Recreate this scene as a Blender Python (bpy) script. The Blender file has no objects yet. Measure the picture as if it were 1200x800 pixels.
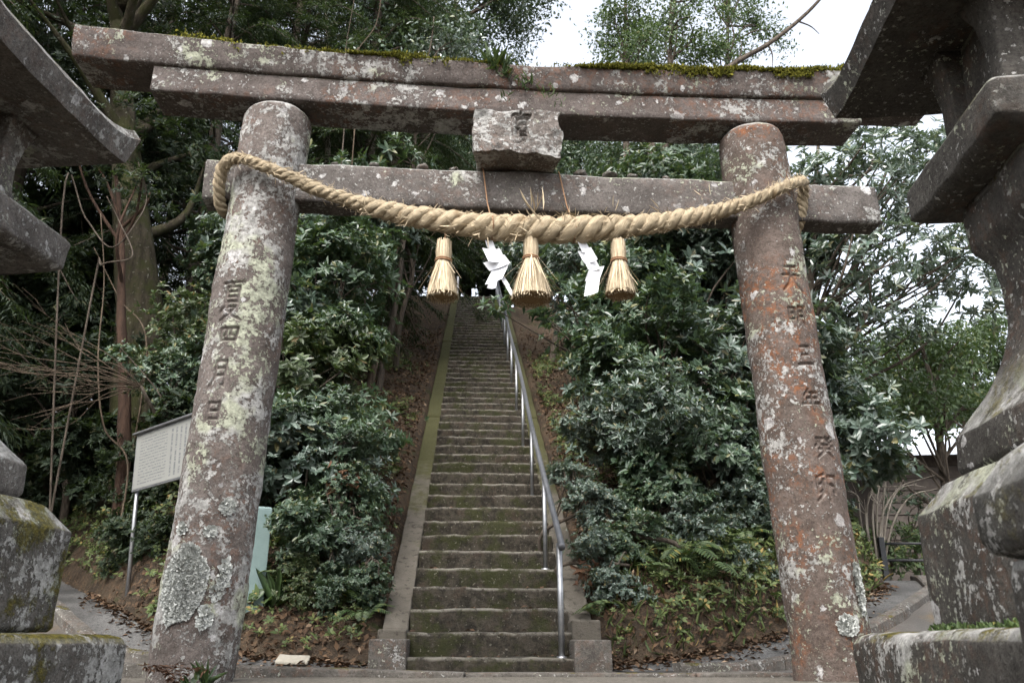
import bpy, math, random
import numpy as np
from mathutils import Vector, Matrix

R = math.radians
sc = bpy.context.scene
COL = sc.collection

# ------------------------------------------------------------------ camera
cam_d = bpy.data.cameras.new('camera')
cam = bpy.data.objects.new('camera', cam_d)
COL.objects.link(cam)
cam.location = (0, 0, .2)
cam.rotation_euler = (R(90 + 20), 0, 0)
cam_d.sensor_width = 36
cam_d.lens = 29.19
cam_d.clip_start = .05
cam_d.clip_end = 3000
cam_d.dof.use_dof = True
cam_d.dof.focus_distance = 5.4
cam_d.dof.aperture_fstop = 6.5
sc.camera = cam

# ------------------------------------------------------------------ overcast sky, soft sun, exposure
SUN_EL, SUN_AZ = R(52), R(200)
w = bpy.data.worlds.new('World')
sc.world = w
w.use_nodes = True
nt = w.node_tree
nt.nodes.clear()
sky = nt.nodes.new('ShaderNodeTexSky')
sky.sky_type = 'NISHITA'
sky.sun_disc = False
sky.sun_elevation = SUN_EL
sky.sun_rotation = SUN_AZ
sky.air_density = 1.0
sky.dust_density = 4.0
hs = nt.nodes.new('ShaderNodeHueSaturation')
hs.inputs['Saturation'].default_value = .34
bg = nt.nodes.new('ShaderNodeBackground')
bg.inputs['Strength'].default_value = .15
wo = nt.nodes.new('ShaderNodeOutputWorld')
nt.links.new(sky.outputs[0], hs.inputs['Color'])
nt.links.new(hs.outputs[0], bg.inputs['Color'])
nt.links.new(bg.outputs[0], wo.inputs['Surface'])
sun_d = bpy.data.lights.new('sun', 'SUN')
sun = bpy.data.objects.new('sun', sun_d)
COL.objects.link(sun)
sun_d.energy = 1.0
sun_d.angle = R(35)
sun_d.color = (1, .97, .93)
sun.rotation_euler = (R(90) - SUN_EL, 0, R(180) - SUN_AZ)
sun.location = (-3, -8, 20)
sc.view_settings.view_transform = 'Standard'
sc.view_settings.look = 'None'
sc.view_settings.gamma = 1
sc.view_settings.use_curve_mapping = False
sc.view_settings.exposure = 1.88
sc.cycles.max_bounces = 5
sc.cycles.diffuse_bounces = 2
sc.cycles.glossy_bounces = 2
sc.cycles.transmission_bounces = 3
sc.cycles.use_denoising = True
sc.cycles.use_adaptive_sampling = True
sc.cycles.adaptive_threshold = .02

# ------------------------------------------------------------------ numpy helpers
def rng_(seed):
    return np.random.default_rng(seed)

def _hash(ix, iy, iz, seed):
    h = (ix * 374761393 + iy * 668265263 + iz * 2147483647 + seed * 1274126177) & 0xffffffff
    h = ((h ^ (h >> 13)) * 1274126177) & 0xffffffff
    h = (h ^ (h >> 16)) & 0xffffffff
    return h / 0xffffffff * 2 - 1

def vnoise(p, seed=0):
    p = np.asarray(p, float)
    i = np.floor(p).astype(np.int64)
    f = p - i
    f = f * f * (3 - 2 * f)
    o = 0
    for a in (0, 1):
        for b in (0, 1):
            for c in (0, 1):
                wgt = (f[:, 0] if a else 1 - f[:, 0]) * (f[:, 1] if b else 1 - f[:, 1]) * (f[:, 2] if c else 1 - f[:, 2])
                o = o + wgt * _hash(i[:, 0] + a, i[:, 1] + b, i[:, 2] + c, seed)
    return o

def fbm(p, sc_=1., oct_=3, seed=0):
    p = np.asarray(p, float) * sc_
    o, amp = 0, 1.
    for k in range(oct_):
        o = o + amp * vnoise(p, seed + k * 17)
        p = p * 2.03
        amp *= .5
    return o

def rough(V, amp=.006, scale=6., seed=0, oct_=3):
    """uneven hewn surface"""
    V = np.asarray(V, float)
    return V + amp * np.stack([fbm(V, scale, oct_, seed), fbm(V, scale, oct_, seed + 101), fbm(V, scale, oct_, seed + 202)], 1)

def unit(v):
    return v / np.maximum(np.linalg.norm(v, axis=-1, keepdims=True), 1e-9)

class MB:
    """collects vertices and faces and builds ONE mesh object"""
    def __init__(self):
        self.V, self.F, self.n, self.A, self.UV = [], [], 0, [], []
    def add(self, V, F, attr=None, uv=None):
        V = np.asarray(V, float).reshape(-1, 3)
        for f in (F if isinstance(F, (list, tuple)) else [F]):
            f = np.asarray(f, np.int64)
            self.F.append(f.reshape(-1, f.shape[-1]) + self.n)
        self.V.append(V)
        self.A.append(np.zeros(len(V)) if attr is None else np.broadcast_to(np.asarray(attr, float), (len(V),)))
        self.UV.append(np.zeros((len(V), 2)) if uv is None else np.asarray(uv, float))
        self.n += len(V)
        return self
    def verts(self):
        return np.concatenate(self.V)
    def mesh(self, name, smooth=True):
        V = self.verts()
        me = bpy.data.meshes.new(name)
        lv = np.concatenate([f.ravel() for f in self.F])
        ls = np.concatenate([np.full(len(f), f.shape[1]) for f in self.F])
        st = np.concatenate([[0], np.cumsum(ls)[:-1]])
        me.vertices.add(len(V))
        me.vertices.foreach_set('co', V.astype(np.float32).ravel())
        me.loops.add(len(lv))
        me.loops.foreach_set('vertex_index', lv.astype(np.int32))
        me.polygons.add(len(ls))
        me.polygons.foreach_set('loop_start', st.astype(np.int32))
        me.polygons.foreach_set('loop_total', ls.astype(np.int32))
        me.polygons.foreach_set('use_smooth', np.full(len(ls), smooth))
        A = np.concatenate(self.A)
        if A.any():
            at_ = me.attributes.new('rnd', 'FLOAT', 'POINT')
            at_.data.foreach_set('value', A.astype(np.float32))
        U = np.concatenate(self.UV)
        if U.any():
            l = me.uv_layers.new(name='UVMap')
            l.data.foreach_set('uv', U[lv].astype(np.float32).ravel())
        me.update(calc_edges=True)
        me.validate()
        return me
    def build(self, name, mat, parent=None, smooth=True):
        me = self.mesh(name, smooth)
        me.materials.append(mat)
        return link(name, me, parent)

def link(name, me, parent=None):
    o = bpy.data.objects.new(name, me)
    COL.objects.link(o)
    if parent:
        o.parent = parent
    return o

def tag(o, label=None, cat=None, group=None, kind=None):
    for k, v in (('label', label), ('category', cat), ('group', group), ('kind', kind)):
        if v:
            o[k] = v
    return o

def thing(name, label, cat, loc=(0, 0, 0), rz=0, group=None):
    o = bpy.data.objects.new(name, None)
    COL.objects.link(o)
    o.empty_display_size = .1
    o.location = loc
    o.rotation_euler = (0, 0, rz)
    return tag(o, label, cat, group)

def copy_tree(o, parent=None):
    c = o.copy()
    COL.objects.link(c)
    c.parent = parent
    for ch in [x for x in o.children]:
        copy_tree(ch, c)
    return c

def grid_faces(nu, nv, closed_u=False):
    i = np.arange(nv - 1)[:, None]
    j = np.arange(nu if closed_u else nu - 1)[None]
    j2 = (j + 1) % nu
    return np.stack([i * nu + j, i * nu + j2, (i + 1) * nu + j2, (i + 1) * nu + j], -1).reshape(-1, 4)

def tube(pts, rad, sides=8, cap=True, up=(0, 0, 1)):
    P = np.asarray(pts, float)
    n = len(P)
    rad = np.broadcast_to(np.asarray(rad, float), (n,))
    T = unit(np.gradient(P, axis=0))
    N_ = np.zeros_like(P)
    ref = np.asarray(up, float)
    if abs(T[0] @ ref) > .9:
        ref = np.array([1., 0, 0])
    N_[0] = unit(ref - T[0] * (T[0] @ ref))
    for k in range(1, n):
        v = N_[k - 1] - T[k] * (T[k] @ N_[k - 1])
        N_[k] = unit(v)
    B = np.cross(T, N_)
    a = np.linspace(0, 2 * np.pi, sides, endpoint=False)
    V = P[:, None] + rad[:, None, None] * (np.cos(a)[None, :, None] * N_[:, None] + np.sin(a)[None, :, None] * B[:, None])
    V = V.reshape(-1, 3)
    F = [grid_faces(sides, n, True)]
    if cap:
        F.append(np.arange(sides)[::-1][None])
        F.append((np.arange(sides) + (n - 1) * sides)[None])
    return V, F

def rbox(lo, hi, r=.015, cell=.06, amp=.004, scale=6, seed=0):
    """box with rounded arrises and an uneven surface; returns V, F"""
    lo, hi = np.asarray(lo, float), np.asarray(hi, float)
    c, h = (lo + hi) / 2, (hi - lo) / 2
    r = min(r, h.min() * .9)
    Vs, Fs, n = [], [], 0
    def coords(hh):
        k = max(2, int(round(2 * (hh - r) / cell)))
        return np.concatenate([[-hh, -hh + r * .35], np.linspace(-hh + r, hh - r, k), [hh - r * .35, hh]])
    for ax in range(3):
        a, b = (ax + 1) % 3, (ax + 2) % 3
        ca, cb = coords(h[a]), coords(h[b])
        for s in (-1, 1):
            A, B = np.meshgrid(ca, cb)
            V = np.zeros((A.size, 3))
            V[:, a] = A.ravel()
            V[:, b] = B.ravel()
            V[:, ax] = s * h[ax]
            f = grid_faces(len(ca), len(cb))
            Fs.append((f if s > 0 else f[:, ::-1]) + n)
            n += len(V)
            Vs.append(V)
    V = np.concatenate(Vs)
    inner = np.clip(V, -(h - r), h - r)
    V = inner + r * unit(V - inner)
    key = np.round(V, 6)
    _, idx, inv = np.unique(key, axis=0, return_index=True, return_inverse=True)
    inv = inv.ravel()
    V = V[idx] + c
    F = inv[np.concatenate(Fs)]
    if amp:
        V = rough(V, amp, scale, seed)
    return V, F

def sqloft(prof, rnd=.03, nside=7, cell=.04, amp=.006, seed=0, scale=6.):
    """square-plan stack: prof = [(z, half width)], rounded corners, uneven skin"""
    pr_ = [prof[0]]
    for j in range(1, len(prof) - 1):
        p_, a_, b_ = np.array(prof[j]), np.array(prof[j - 1]), np.array(prof[j + 1])
        la, lb = np.linalg.norm(a_ - p_), np.linalg.norm(b_ - p_)
        turn = np.dot((p_ - a_) / la, (b_ - p_) / lb)
        if turn < .93:
            e1, e2 = min(.007, la * .3), min(.007, lb * .3)
            pr_ += [tuple(p_ + (a_ - p_) / la * e1), tuple(p_ + ((a_ - p_) / la * e1 + (b_ - p_) / lb * e2) * .22), tuple(p_ + (b_ - p_) / lb * e2)]
        else:
            pr_.append(prof[j])
    prof = pr_ + [prof[-1]]
    zs, ws = [prof[0][0]], [prof[0][1]]
    for (z0, w0), (z1, w1) in zip(prof[:-1], prof[1:]):
        k = max(1, int(math.hypot(z1 - z0, w1 - w0) / cell))
        for t in np.linspace(0, 1, k + 1)[1:]:
            zs.append(z0 + (z1 - z0) * t)
            ws.append(w0 + (w1 - w0) * t)
    V = []
    for z, w_ in zip(zs, ws):
        rr = min(rnd, w_ * .8)
        t = np.concatenate([[-w_, -w_ + rr * .35], np.linspace(-w_ + rr, w_ - rr, nside), [w_ - rr * .35]])
        o1 = np.full_like(t, w_)
        p = np.concatenate([np.stack([t, -o1], 1), np.stack([o1, t], 1), np.stack([-t, o1], 1), np.stack([-o1, -t], 1)])
        ring = p
        inn = np.clip(p, -(w_ - rr), w_ - rr)
        d = p - inn
        L = np.linalg.norm(d, axis=1, keepdims=True)
        p = inn + np.where(L > 1e-9, d / np.maximum(L, 1e-9) * rr, 0)
        V.append(np.column_stack([p, np.full(len(p), z)]))
    m = len(ring)
    V = np.concatenate(V)
    F = [grid_faces(m, len(zs), True), np.arange(m)[::-1][None], (np.arange(m) + (len(zs) - 1) * m)[None]]
    if amp:
        V = rough(V, amp, scale, seed)
    return V, F

def catmull(pts, n):
    P = np.asarray(pts, float)
    Q = np.vstack([2 * P[0] - P[1], P, 2 * P[-1] - P[-2]])
    out = []
    for u in np.linspace(0, len(P) - 1 - 1e-6, n):
        i = int(u)
        t = u - i
        a, b, c, d = Q[i], Q[i + 1], Q[i + 2], Q[i + 3]
        out.append(.5 * (2 * b + (c - a) * t + (2 * a - 5 * b + 4 * c - d) * t * t + (3 * b - a - 3 * c + d) * t ** 3))
    return np.array(out)

F_PX = 973.
CP, SP = math.cos(R(20)), math.sin(R(20))
def at(px, py, D):
    """where a thing seen in the photograph stands, D metres up the approach"""
    u, v = (px - 600) / F_PX, (400 - py) / F_PX
    k = D / (CP - v * SP)
    return np.array([u * k, D, .2 + (SP + v * CP) * k])

# ------------------------------------------------------------------ material helpers
class G:
    def __init__(self, name):
        self.m = bpy.data.materials.new(name)
        self.m.use_nodes = True
        self.nt = self.m.node_tree
        self.nt.nodes.clear()
        self.out = self.nt.nodes.new('ShaderNodeOutputMaterial')
        self.pos = None
    def n(self, t, **kw):
        nd = self.nt.nodes.new(t)
        for k, v in kw.items():
            setattr(nd, k, v)
        return nd
    def set(self, sock, v):
        if hasattr(v, 'is_linked') or isinstance(v, bpy.types.NodeSocket):
            self.nt.links.new(v, sock)
        elif isinstance(v, (tuple, list)) and len(v) == 3 and sock.type == 'RGBA':
            sock.default_value = (*v, 1)
        else:
            sock.default_value = v
    def P(self):
        if self.pos is None:
            self.pos = self.n('ShaderNodeNewGeometry')
        return self.pos.outputs['Position']
    def normal_z(self):
        self.P()
        s = self.n('ShaderNodeSeparateXYZ')
        self.set(s.inputs[0], self.pos.outputs['Normal'])
        return s.outputs[2]
    def sep(self, v):
        s = self.n('ShaderNodeSeparateXYZ')
        self.set(s.inputs[0], v)
        return s.outputs
    def attr(self, name):
        a = self.n('ShaderNodeAttribute')
        a.attribute_name = name
        return a.outputs['Fac']
    def noise(self, scale, detail=4, rough=.6, dist=0, vec=None):
        x = self.n('ShaderNodeTexNoise')
        self.set(x.inputs['Vector'], vec if vec is not None else self.P())
        x.inputs['Scale'].default_value = scale
        x.inputs['Detail'].default_value = detail
        x.inputs['Roughness'].default_value = rough
        x.inputs['Distortion'].default_value = dist
        return x.outputs['Fac']
    def vor(self, scale, vec=None, feature='F1', rand=1.):
        x = self.n('ShaderNodeTexVoronoi', feature=feature)
        self.set(x.inputs['Vector'], vec if vec is not None else self.P())
        x.inputs['Scale'].default_value = scale
        x.inputs['Randomness'].default_value = rand
        return x.outputs
    def mapping(self, scale, vec=None, loc=(0, 0, 0)):
        x = self.n('ShaderNodeMapping')
        self.set(x.inputs[0], vec if vec is not None else self.P())
        x.inputs['Scale'].default_value = scale
        x.inputs['Location'].default_value = loc
        return x.outputs[0]
    def ramp(self, v, a, b, lo=0., hi=1.):
        x = self.n('ShaderNodeMapRange', interpolation_type='SMOOTHSTEP')
        self.set(x.inputs[0], v)
        x.inputs[1].default_value = a
        x.inputs[2].default_value = b
        x.inputs[3].default_value = lo
        x.inputs[4].default_value = hi
        return x.outputs[0]
    def math(self, op, a, b=0., c=0.):
        x = self.n('ShaderNodeMath', operation=op)
        self.set(x.inputs[0], a)
        self.set(x.inputs[1], b)
        self.set(x.inputs[2], c)
        return x.outputs[0]
    def mix(self, f, a, b):
        x = self.n('ShaderNodeMix', data_type='RGBA')
        self.set(x.inputs[0], f)
        self.set(x.inputs[6], a)
        self.set(x.inputs[7], b)
        return x.outputs[2]
    def bump(self, h, strength=.5, dist=.01):
        x = self.n('ShaderNodeBump')
        x.inputs['Strength'].default_value = strength
        x.inputs['Distance'].default_value = dist
        self.set(x.inputs['Height'], h)
        return x.outputs[0]
    def bsdf(self, color, rough=.8, bump=None, spec=.5, metal=0.):
        x = self.n('ShaderNodeBsdfPrincipled')
        self.set(x.inputs['Base Color'], color)
        self.set(x.inputs['Roughness'], rough)
        self.set(x.inputs['Metallic'], metal)
        x.inputs['Specular IOR Level'].default_value = spec
        if bump is not None:
            self.set(x.inputs['Normal'], bump)
        return x.outputs[0]
    def done(self, sh):
        self.nt.links.new(sh, self.out.inputs['Surface'])
        return self.m

def stone(name, c1, c2, lichen=.5, green=.3, moss=.0, orange=0., moss_side=0., spots=.5, dark=.4, up_l=.9):
    """weathered volcanic stone: mottled body, crusty pale lichen, round lichen spots, rust-orange algae, moss"""
    g = G(name)
    clear = g.math('SUBTRACT', 1., g.attr('rnd'))          # cut strokes carry no lichen
    body = g.mix(g.ramp(g.noise(7, 9, .8), .36, .64), tuple(q * .8 for q in c1), tuple(q * 1.12 for q in c2))
    body = g.mix(g.math('MULTIPLY', g.ramp(g.noise(60, 6, .78), .47, .62), .75), body, tuple(q * .5 for q in c1))
    body = g.mix(g.math('MULTIPLY', g.ramp(g.noise(110, 3, .7), .56, .68), .5), body, tuple(min(q * 1.7, .5) for q in c2))
    body = g.mix(g.math('MULTIPLY', g.ramp(g.noise(1.9, 7, .72), .48, .72), dark), body, (.04, .036, .03))
    hts = g.noise(38, 8, .72)
    if orange:
        o = g.math('MULTIPLY', g.ramp(g.noise(2.0, 3, .5), .44, .6), g.ramp(g.noise(17, 7, .78), .47, .60))
        body = g.mix(g.math('MULTIPLY', o, orange), body, g.mix(g.noise(30, 3, .6), (.115, .052, .029), (.215, .085, .036)))
    # crusty lichen patches
    s = g.math('ADD', g.math('MULTIPLY', g.noise(1.9, 3, .5), .30), g.math('MULTIPLY', g.noise(9, 7, .72), .40))
    s = g.math('ADD', s, g.math('MULTIPLY', g.noise(46, 5, .7), .30))
    t = .590 - .105 * lichen
    pm = g.ramp(s, t, t + .014)
    fl = g.math('MULTIPLY', g.ramp(g.noise(42, 4, .6), .61, .63), g.ramp(g.noise(2.6, 2, .5), .38, .55))
    upl = g.math('MULTIPLY', g.ramp(g.normal_z(), .35, .7), g.ramp(g.noise(6, 7, .75), .38, .5))
    crust = g.math('MULTIPLY', g.math('MAXIMUM', g.math('MAXIMUM', pm, fl), g.math('MULTIPLY', upl, up_l)), clear)
    lc = g.mix(g.ramp(g.noise(26, 5, .75), .35, .65), (.17, .166, .155), (.37, .365, .345))
    lg = g.mix(g.ramp(g.noise(30, 5, .75), .35, .65), (.18, .185, .14), (.37, .385, .295))
    lc = g.mix(g.ramp(g.math('ADD', g.noise(3.1, 3, .5), (green - .5) * .25), .50, .58), lc, lg)
    body = g.mix(g.math('MULTIPLY', crust, .93), body, lc)
    # round spots
    if spots:
        wv = g.n('ShaderNodeVectorMath', operation='ADD')
        nz = g.n('ShaderNodeTexNoise')
        g.set(nz.inputs['Vector'], g.P())
        nz.inputs['Scale'].default_value = 16
        nz.inputs['Detail'].default_value = 6
        nz.inputs['Roughness'].default_value = .7
        sub = g.n('ShaderNodeVectorMath', operation='SCALE')
        g.set(sub.inputs[0], nz.outputs['Color'])
        sub.inputs['Scale'].default_value = .11
        g.set(wv.inputs[0], g.P())
        g.set(wv.inputs[1], sub.outputs[0])
        for sc_, amt in ((5.5, .30), (11., .26)):
            vo = g.vor(sc_, wv.outputs[0])
            rad = g.math('MULTIPLY', g.sep(vo['Color'])[0], amt)
            on = g.math('MULTIPLY', g.ramp(g.math('SUBTRACT', rad, vo['Distance']), 0, .03), g.ramp(g.sep(vo['Color'])[1], 1 - spots, 1 - spots + .02))
            on = g.math('MULTIPLY', on, clear)
            sp = g.mix(g.ramp(g.noise(34, 6, .75), .35, .65), (.20, .19, .185), (.47, .46, .445))
            body = g.mix(g.math('MULTIPLY', on, g.ramp(g.noise(45, 4, .7), .3, .5, .35, .95)), body, sp)
            crust = g.math('MAXIMUM', crust, g.math('MULTIPLY', on, .8))
    mh = 0.
    if moss or moss_side:
        up = g.ramp(g.normal_z(), .25, .8)
        mm = g.math('MULTIPLY', up, g.ramp(g.noise(3.4, 7, .75), .62 - .3 * moss, .70 - .3 * moss))
        if moss_side:
            mm = g.math('MAXIMUM', mm, g.math('MULTIPLY', g.ramp(g.noise(3.1, 8, .78), .53, .60), moss_side))
        mc = g.mix(g.ramp(g.noise(40, 5, .75), .35, .65), (.028, .026, .006), (.12, .10, .014))
        body = g.mix(mm, body, mc)
        mh = mm
    h = g.math('ADD', g.math('MULTIPLY', hts, .8), g.math('MULTIPLY', crust, g.math('ADD', .15, g.math('MULTIPLY', g.noise(90, 3, .7), .4))))
    h = g.math('ADD', h, g.math('MULTIPLY', g.noise(160, 3, .7), .3))
    if mh != 0.:
        h = g.math('ADD', h, g.math('MULTIPLY', mh, g.noise(120, 2, .7)))
    return g.done(g.bsdf(body, .93, g.bump(h, 1., .013), .2))

M = {}
M['torii_l'] = stone('torii_stone_left_pillar', (0.0853, 0.0697, 0.0607), (0.1296, 0.1107, 0.1000), .86, .45, .1, .3, .0, .35, .3)
M['torii_r'] = stone('torii_stone_right_pillar', (0.0756, 0.0569, 0.0461), (0.1094, 0.0864, 0.0742), .46, .5, .1, .95, .0, .45, .35)
M['torii_b'] = stone('torii_stone_beams', (0.0749, 0.0612, 0.0547), (0.1080, 0.0914, 0.0835), .54, .4, .6, .4, .0, .6, .35)
M['torii_n'] = stone('torii_stone_tie_beam', (0.0764, 0.0671, 0.0608), (0.1108, 0.0991, 0.0913), .40, .3, .2, .15, .0, .55, .35)
M['plaque'] = stone('plaque_stone', (0.1066, 0.0902, 0.0795), (0.1517, 0.1345, 0.1214), .85, .25, .1, .4, .0, .7, .2)
M['lantern_r'] = stone('lantern_stone_dark', (0.0384, 0.0348, 0.0300), (0.0630, 0.0582, 0.0516), .30, .5, .35, .18, .0, .35, .55)
M['lantern_l'] = stone('lantern_stone_grey', (0.0920, 0.0824, 0.0752), (0.1440, 0.1328, 0.1216), .58, .2, .3, .15, .0, .45, .35)
M['plinth_l'] = stone('lantern_plinth_mossy', (0.0680, 0.0632, 0.0560), (0.1120, 0.1040, 0.0944), .75, .3, .5, .05, .9, .6, .6)
M['old_stone'] = stone('old_dark_stone', (0.0400, 0.0384, 0.0344), (0.0640, 0.0616, 0.0552), .45, .3, .4, .05, .3, .2, .5)
M['kerb'] = stone('kerb_concrete', (0.0680, 0.0616, 0.0528), (0.1040, 0.0960, 0.0856), .2, .3, .2, .2, .0, 0., .5, .0)

def mat_step():
    g = G('step_concrete_mossy')
    body = g.mix(g.ramp(g.noise(11, 8, .78), .36, .64), (.014, .012, .009), (.054, .046, .035))  # dark concrete, lowered further for overhanging tree shade that is not modelled
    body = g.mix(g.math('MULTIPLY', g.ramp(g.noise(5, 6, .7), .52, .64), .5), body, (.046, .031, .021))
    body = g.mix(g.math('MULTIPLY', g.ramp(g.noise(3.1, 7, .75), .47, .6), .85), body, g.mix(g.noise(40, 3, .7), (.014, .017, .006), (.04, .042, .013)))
    worn_lit_edge = g.math('MULTIPLY', g.attr('rnd'), g.ramp(g.noise(8, 7, .75), .42, .56))  # nosing: sky light on the rounded edge put into colour, broken by wear
    body = g.mix(worn_lit_edge, body, g.mix(g.noise(30, 3, .7), (.10, .092, .076), (.21, .195, .165)))
    body = g.mix(g.math('MULTIPLY', g.ramp(g.noise(38, 4, .6), .63, .67), .7), body, (.15, .14, .115))
    h = g.math('ADD', g.noise(20, 7, .75), g.math('MULTIPLY', g.noise(90, 3, .7), .4))
    return g.done(g.bsdf(body, .95, g.bump(h, 1., .025), .2))
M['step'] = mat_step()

def mat_string():
    g = G('stair_kerb_mossy')
    z = g.sep(g.P())[2]
    body = g.mix(g.noise(6, 6, .7), (.045, .039, .03), (.12, .108, .09))
    body = g.mix(g.ramp(g.noise(14, 5, .7), .52, .7), body, (.028, .024, .018))
    cover = g.math('ADD', g.noise(2.5, 6, .7), g.ramp(z, .4, 3.6, -.1, .3))
    moss = g.mix(g.noise(25, 4, .7), (.024, .025, .009), (.060, .058, .02))
    body = g.mix(g.math('MULTIPLY', g.ramp(cover, .5, .7), .92), body, moss)
    return g.done(g.bsdf(body, .95, g.bump(g.noise(60, 5, .7), .8, .012), .2))
M['string'] = mat_string()

def mat_simple(name, c1, c2, scale=8, rough=.85, bumpd=.006, spec=.3, metal=0., bscale=40):
    g = G(name)
    body = g.mix(g.ramp(g.noise(scale, 5, .68), .3, .7), c1, c2)
    return g.done(g.bsdf(body, rough, g.bump(g.noise(bscale, 5, .7), .7, bumpd), spec, metal))

def mat_soil():
    g = G('forest_floor')
    body = g.mix(g.ramp(g.noise(1.3, 6, .7), .35, .65), (.032, .024, .017), (.062, .045, .03))
    body = g.mix(g.ramp(g.noise(14, 5, .75), .5, .62), body, (.095, .062, .038))
    body = g.mix(g.ramp(g.noise(2.4, 5, .7), .55, .68), body, (.032, .038, .014))
    h = g.math('ADD', g.noise(9, 6, .75), g.math('MULTIPLY', g.noise(45, 3, .7), .5))
    return g.done(g.bsdf(body, .97, g.bump(h, 1., .06), .15))
M['soil'] = mat_soil()

def mat_road():
    g = G('road_concrete_damp')
    body = g.mix(g.ramp(g.noise(.8, 5, .7), .35, .65), (.05, .045, .039), (.085, .076, .067))
    body = g.mix(g.ramp(g.noise(2.1, 5, .7), .52, .66), body, (.10, .07, .036))
    body = g.mix(g.ramp(g.noise(120, 2, .6), .55, .7), body, (.07, .065, .06))
    r = g.ramp(g.noise(1.5, 4, .6), .4, .65, .35, .8)
    return g.done(g.bsdf(body, r, g.bump(g.noise(130, 3, .7), .5, .006), .4))
M['road'] = mat_road()
def mat_gravel():
    g = G('shrine_ground_gravel')
    body = g.mix(g.ramp(g.noise(1.4, 5, .7), .4, .62), (.065, .058, .047), (.045, .04, .029))
    vo = g.vor(70)
    body = g.mix(g.math('MULTIPLY', g.sep(vo['Color'])[0], .6), body, (.17, .155, .135))
    return g.done(g.bsdf(body, .95, g.bump(vo['Distance'], .8, .01), .2))
M['gravel'] = mat_gravel()
def mat_gutter():
    g = G('gutter_concrete')
    body = g.mix(g.ramp(g.noise(1.8, 5, .7), .35, .65), (.04, .039, .037), (.10, .098, .094))
    body = g.mix(g.ramp(g.noise(75, 4, .75), .46, .62), body, (.03, .029, .028))
    body = g.mix(g.ramp(g.noise(9, 5, .7), .62, .7), body, (.075, .052, .03))
    return g.done(g.bsdf(body, .9, g.bump(g.noise(80, 4, .7), .9, .01), .25))
M['gutter'] = mat_gutter()

def mat_leaf(name, c1, c2, c3=None, rough_=.32, spec=.5, trans=.12, tcol=(.10, .16, .03)):
    g = G(name)
    a = g.attr('rnd')
    body = g.mix(g.ramp(a, 0, .8), c1, c2)
    if c3:
        body = g.mix(g.ramp(a, .9, .97), body, c3)
    body = g.mix(g.math('MULTIPLY', g.ramp(g.noise(.9, 3, .6), .4, .7), .5), body, tuple(q * .55 for q in c1))
    r = g.math('ADD', g.math('MULTIPLY', a, .16), rough_)
    b = g.bsdf(body, r, None, spec)
    t = g.n('ShaderNodeBsdfTranslucent')
    g.set(t.inputs[0], tcol)
    mx = g.n('ShaderNodeMixShader')
    mx.inputs[0].default_value = trans
    g.nt.links.new(b, mx.inputs[1])
    g.nt.links.new(t.outputs[0], mx.inputs[2])
    return g.done(mx.outputs[0])
M['leaf_gloss'] = mat_leaf('leaf_glossy_evergreen', (.027, .053, .029), (.070, .108, .062), (.12, .12, .04), .34, .55, .16)
M['leaf_blue'] = mat_leaf('leaf_glossy_bluish', (.046, .074, .056), (.105, .14, .112), (.14, .125, .055), .31, .65, .16)  # bluish green raised paler to carry haze and sky gloss
M['leaf_warm'] = mat_leaf('leaf_glossy_olive', (.032, .05, .02), (.075, .098, .042), (.15, .10, .035), .38, .45, .16)
M['leaf_pale'] = mat_leaf('leaf_pale_waxy', (.07, .105, .08), (.14, .18, .145), (.16, .18, .08), .2, .95, .16, (.12, .18, .06))  # sky reflection on the waxy leaves put into a pale base colour
M['leaf_dark'] = mat_leaf('leaf_dark_conifer', (.010, .019, .010), (.024, .038, .018), (.05, .05, .02), .55, .3)  # dark conifer green, lowered further to carry the shade of the wood
M['leaf_mid'] = mat_leaf('leaf_mid_green', (.03, .058, .022), (.07, .11, .038), (.12, .13, .03), .36, .45, .2)
M['leaf_ground'] = mat_leaf('leaf_ground_cover', (.03, .055, .018), (.075, .11, .035), (.16, .14, .03), .45, .35)
M['leaf_litter'] = mat_leaf('leaf_litter_brown', (.035, .021, .013), (.10, .062, .037), (.24, .175, .12), .75, .15, .03, (.2, .1, .04))
M['leaf_rust'] = mat_leaf('leaf_dry_rust', (.06, .032, .02), (.125, .07, .042), None, .7, .15, .05, (.2, .07, .03))
M['moss'] = mat_leaf('moss_yellow_green', (.04, .044, .008), (.115, .11, .018), (.19, .17, .03), .9, .1, .1, (.2, .2, .02))
M['lichen'] = mat_leaf('lichen_foliose_white', (.30, .31, .285), (.48, .49, .465), (.56, .57, .55), .85, .15, .05, (.5, .5, .4))
def mat_bark(name, c1, c2, mossy=.0):
    g = G(name)
    st = g.mapping((1, 1, .22))
    body = g.mix(g.ramp(g.noise(14, 5, .7, 0, st), .35, .65), c1, c2)
    if mossy:
        body = g.mix(g.math('MULTIPLY', g.ramp(g.noise(2.6, 5, .7), .42, .6), mossy), body, (.030, .033, .010))
        body = g.mix(g.ramp(g.noise(20, 4, .7), .62, .68), body, (.14, .135, .11))
    return g.done(g.bsdf(body, .95, g.bump(g.noise(22, 6, .75, 0, st), 1., .03), .15))
M['bark'] = mat_bark('bark_grey_brown', (.045, .036, .028), (.10, .082, .065))
M['bark_moss'] = mat_bark('bark_mossy', (.022, .018, .012), (.05, .042, .028), .8)
M['bark_red'] = mat_bark('bark_reddish', (.032, .020, .015), (.065, .040, .028))
M['bark_pale'] = mat_bark('bark_pale', (.16, .14, .115), (.28, .25, .21))
M['twig'] = mat_bark('twig_dry', (.06, .045, .032), (.12, .092, .066))
M['leaf_bank'] = mat_leaf('leaf_bank_mixed', (.035, .055, .018), (.09, .115, .035), (.24, .17, .06), .5, .3, .15)

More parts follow.
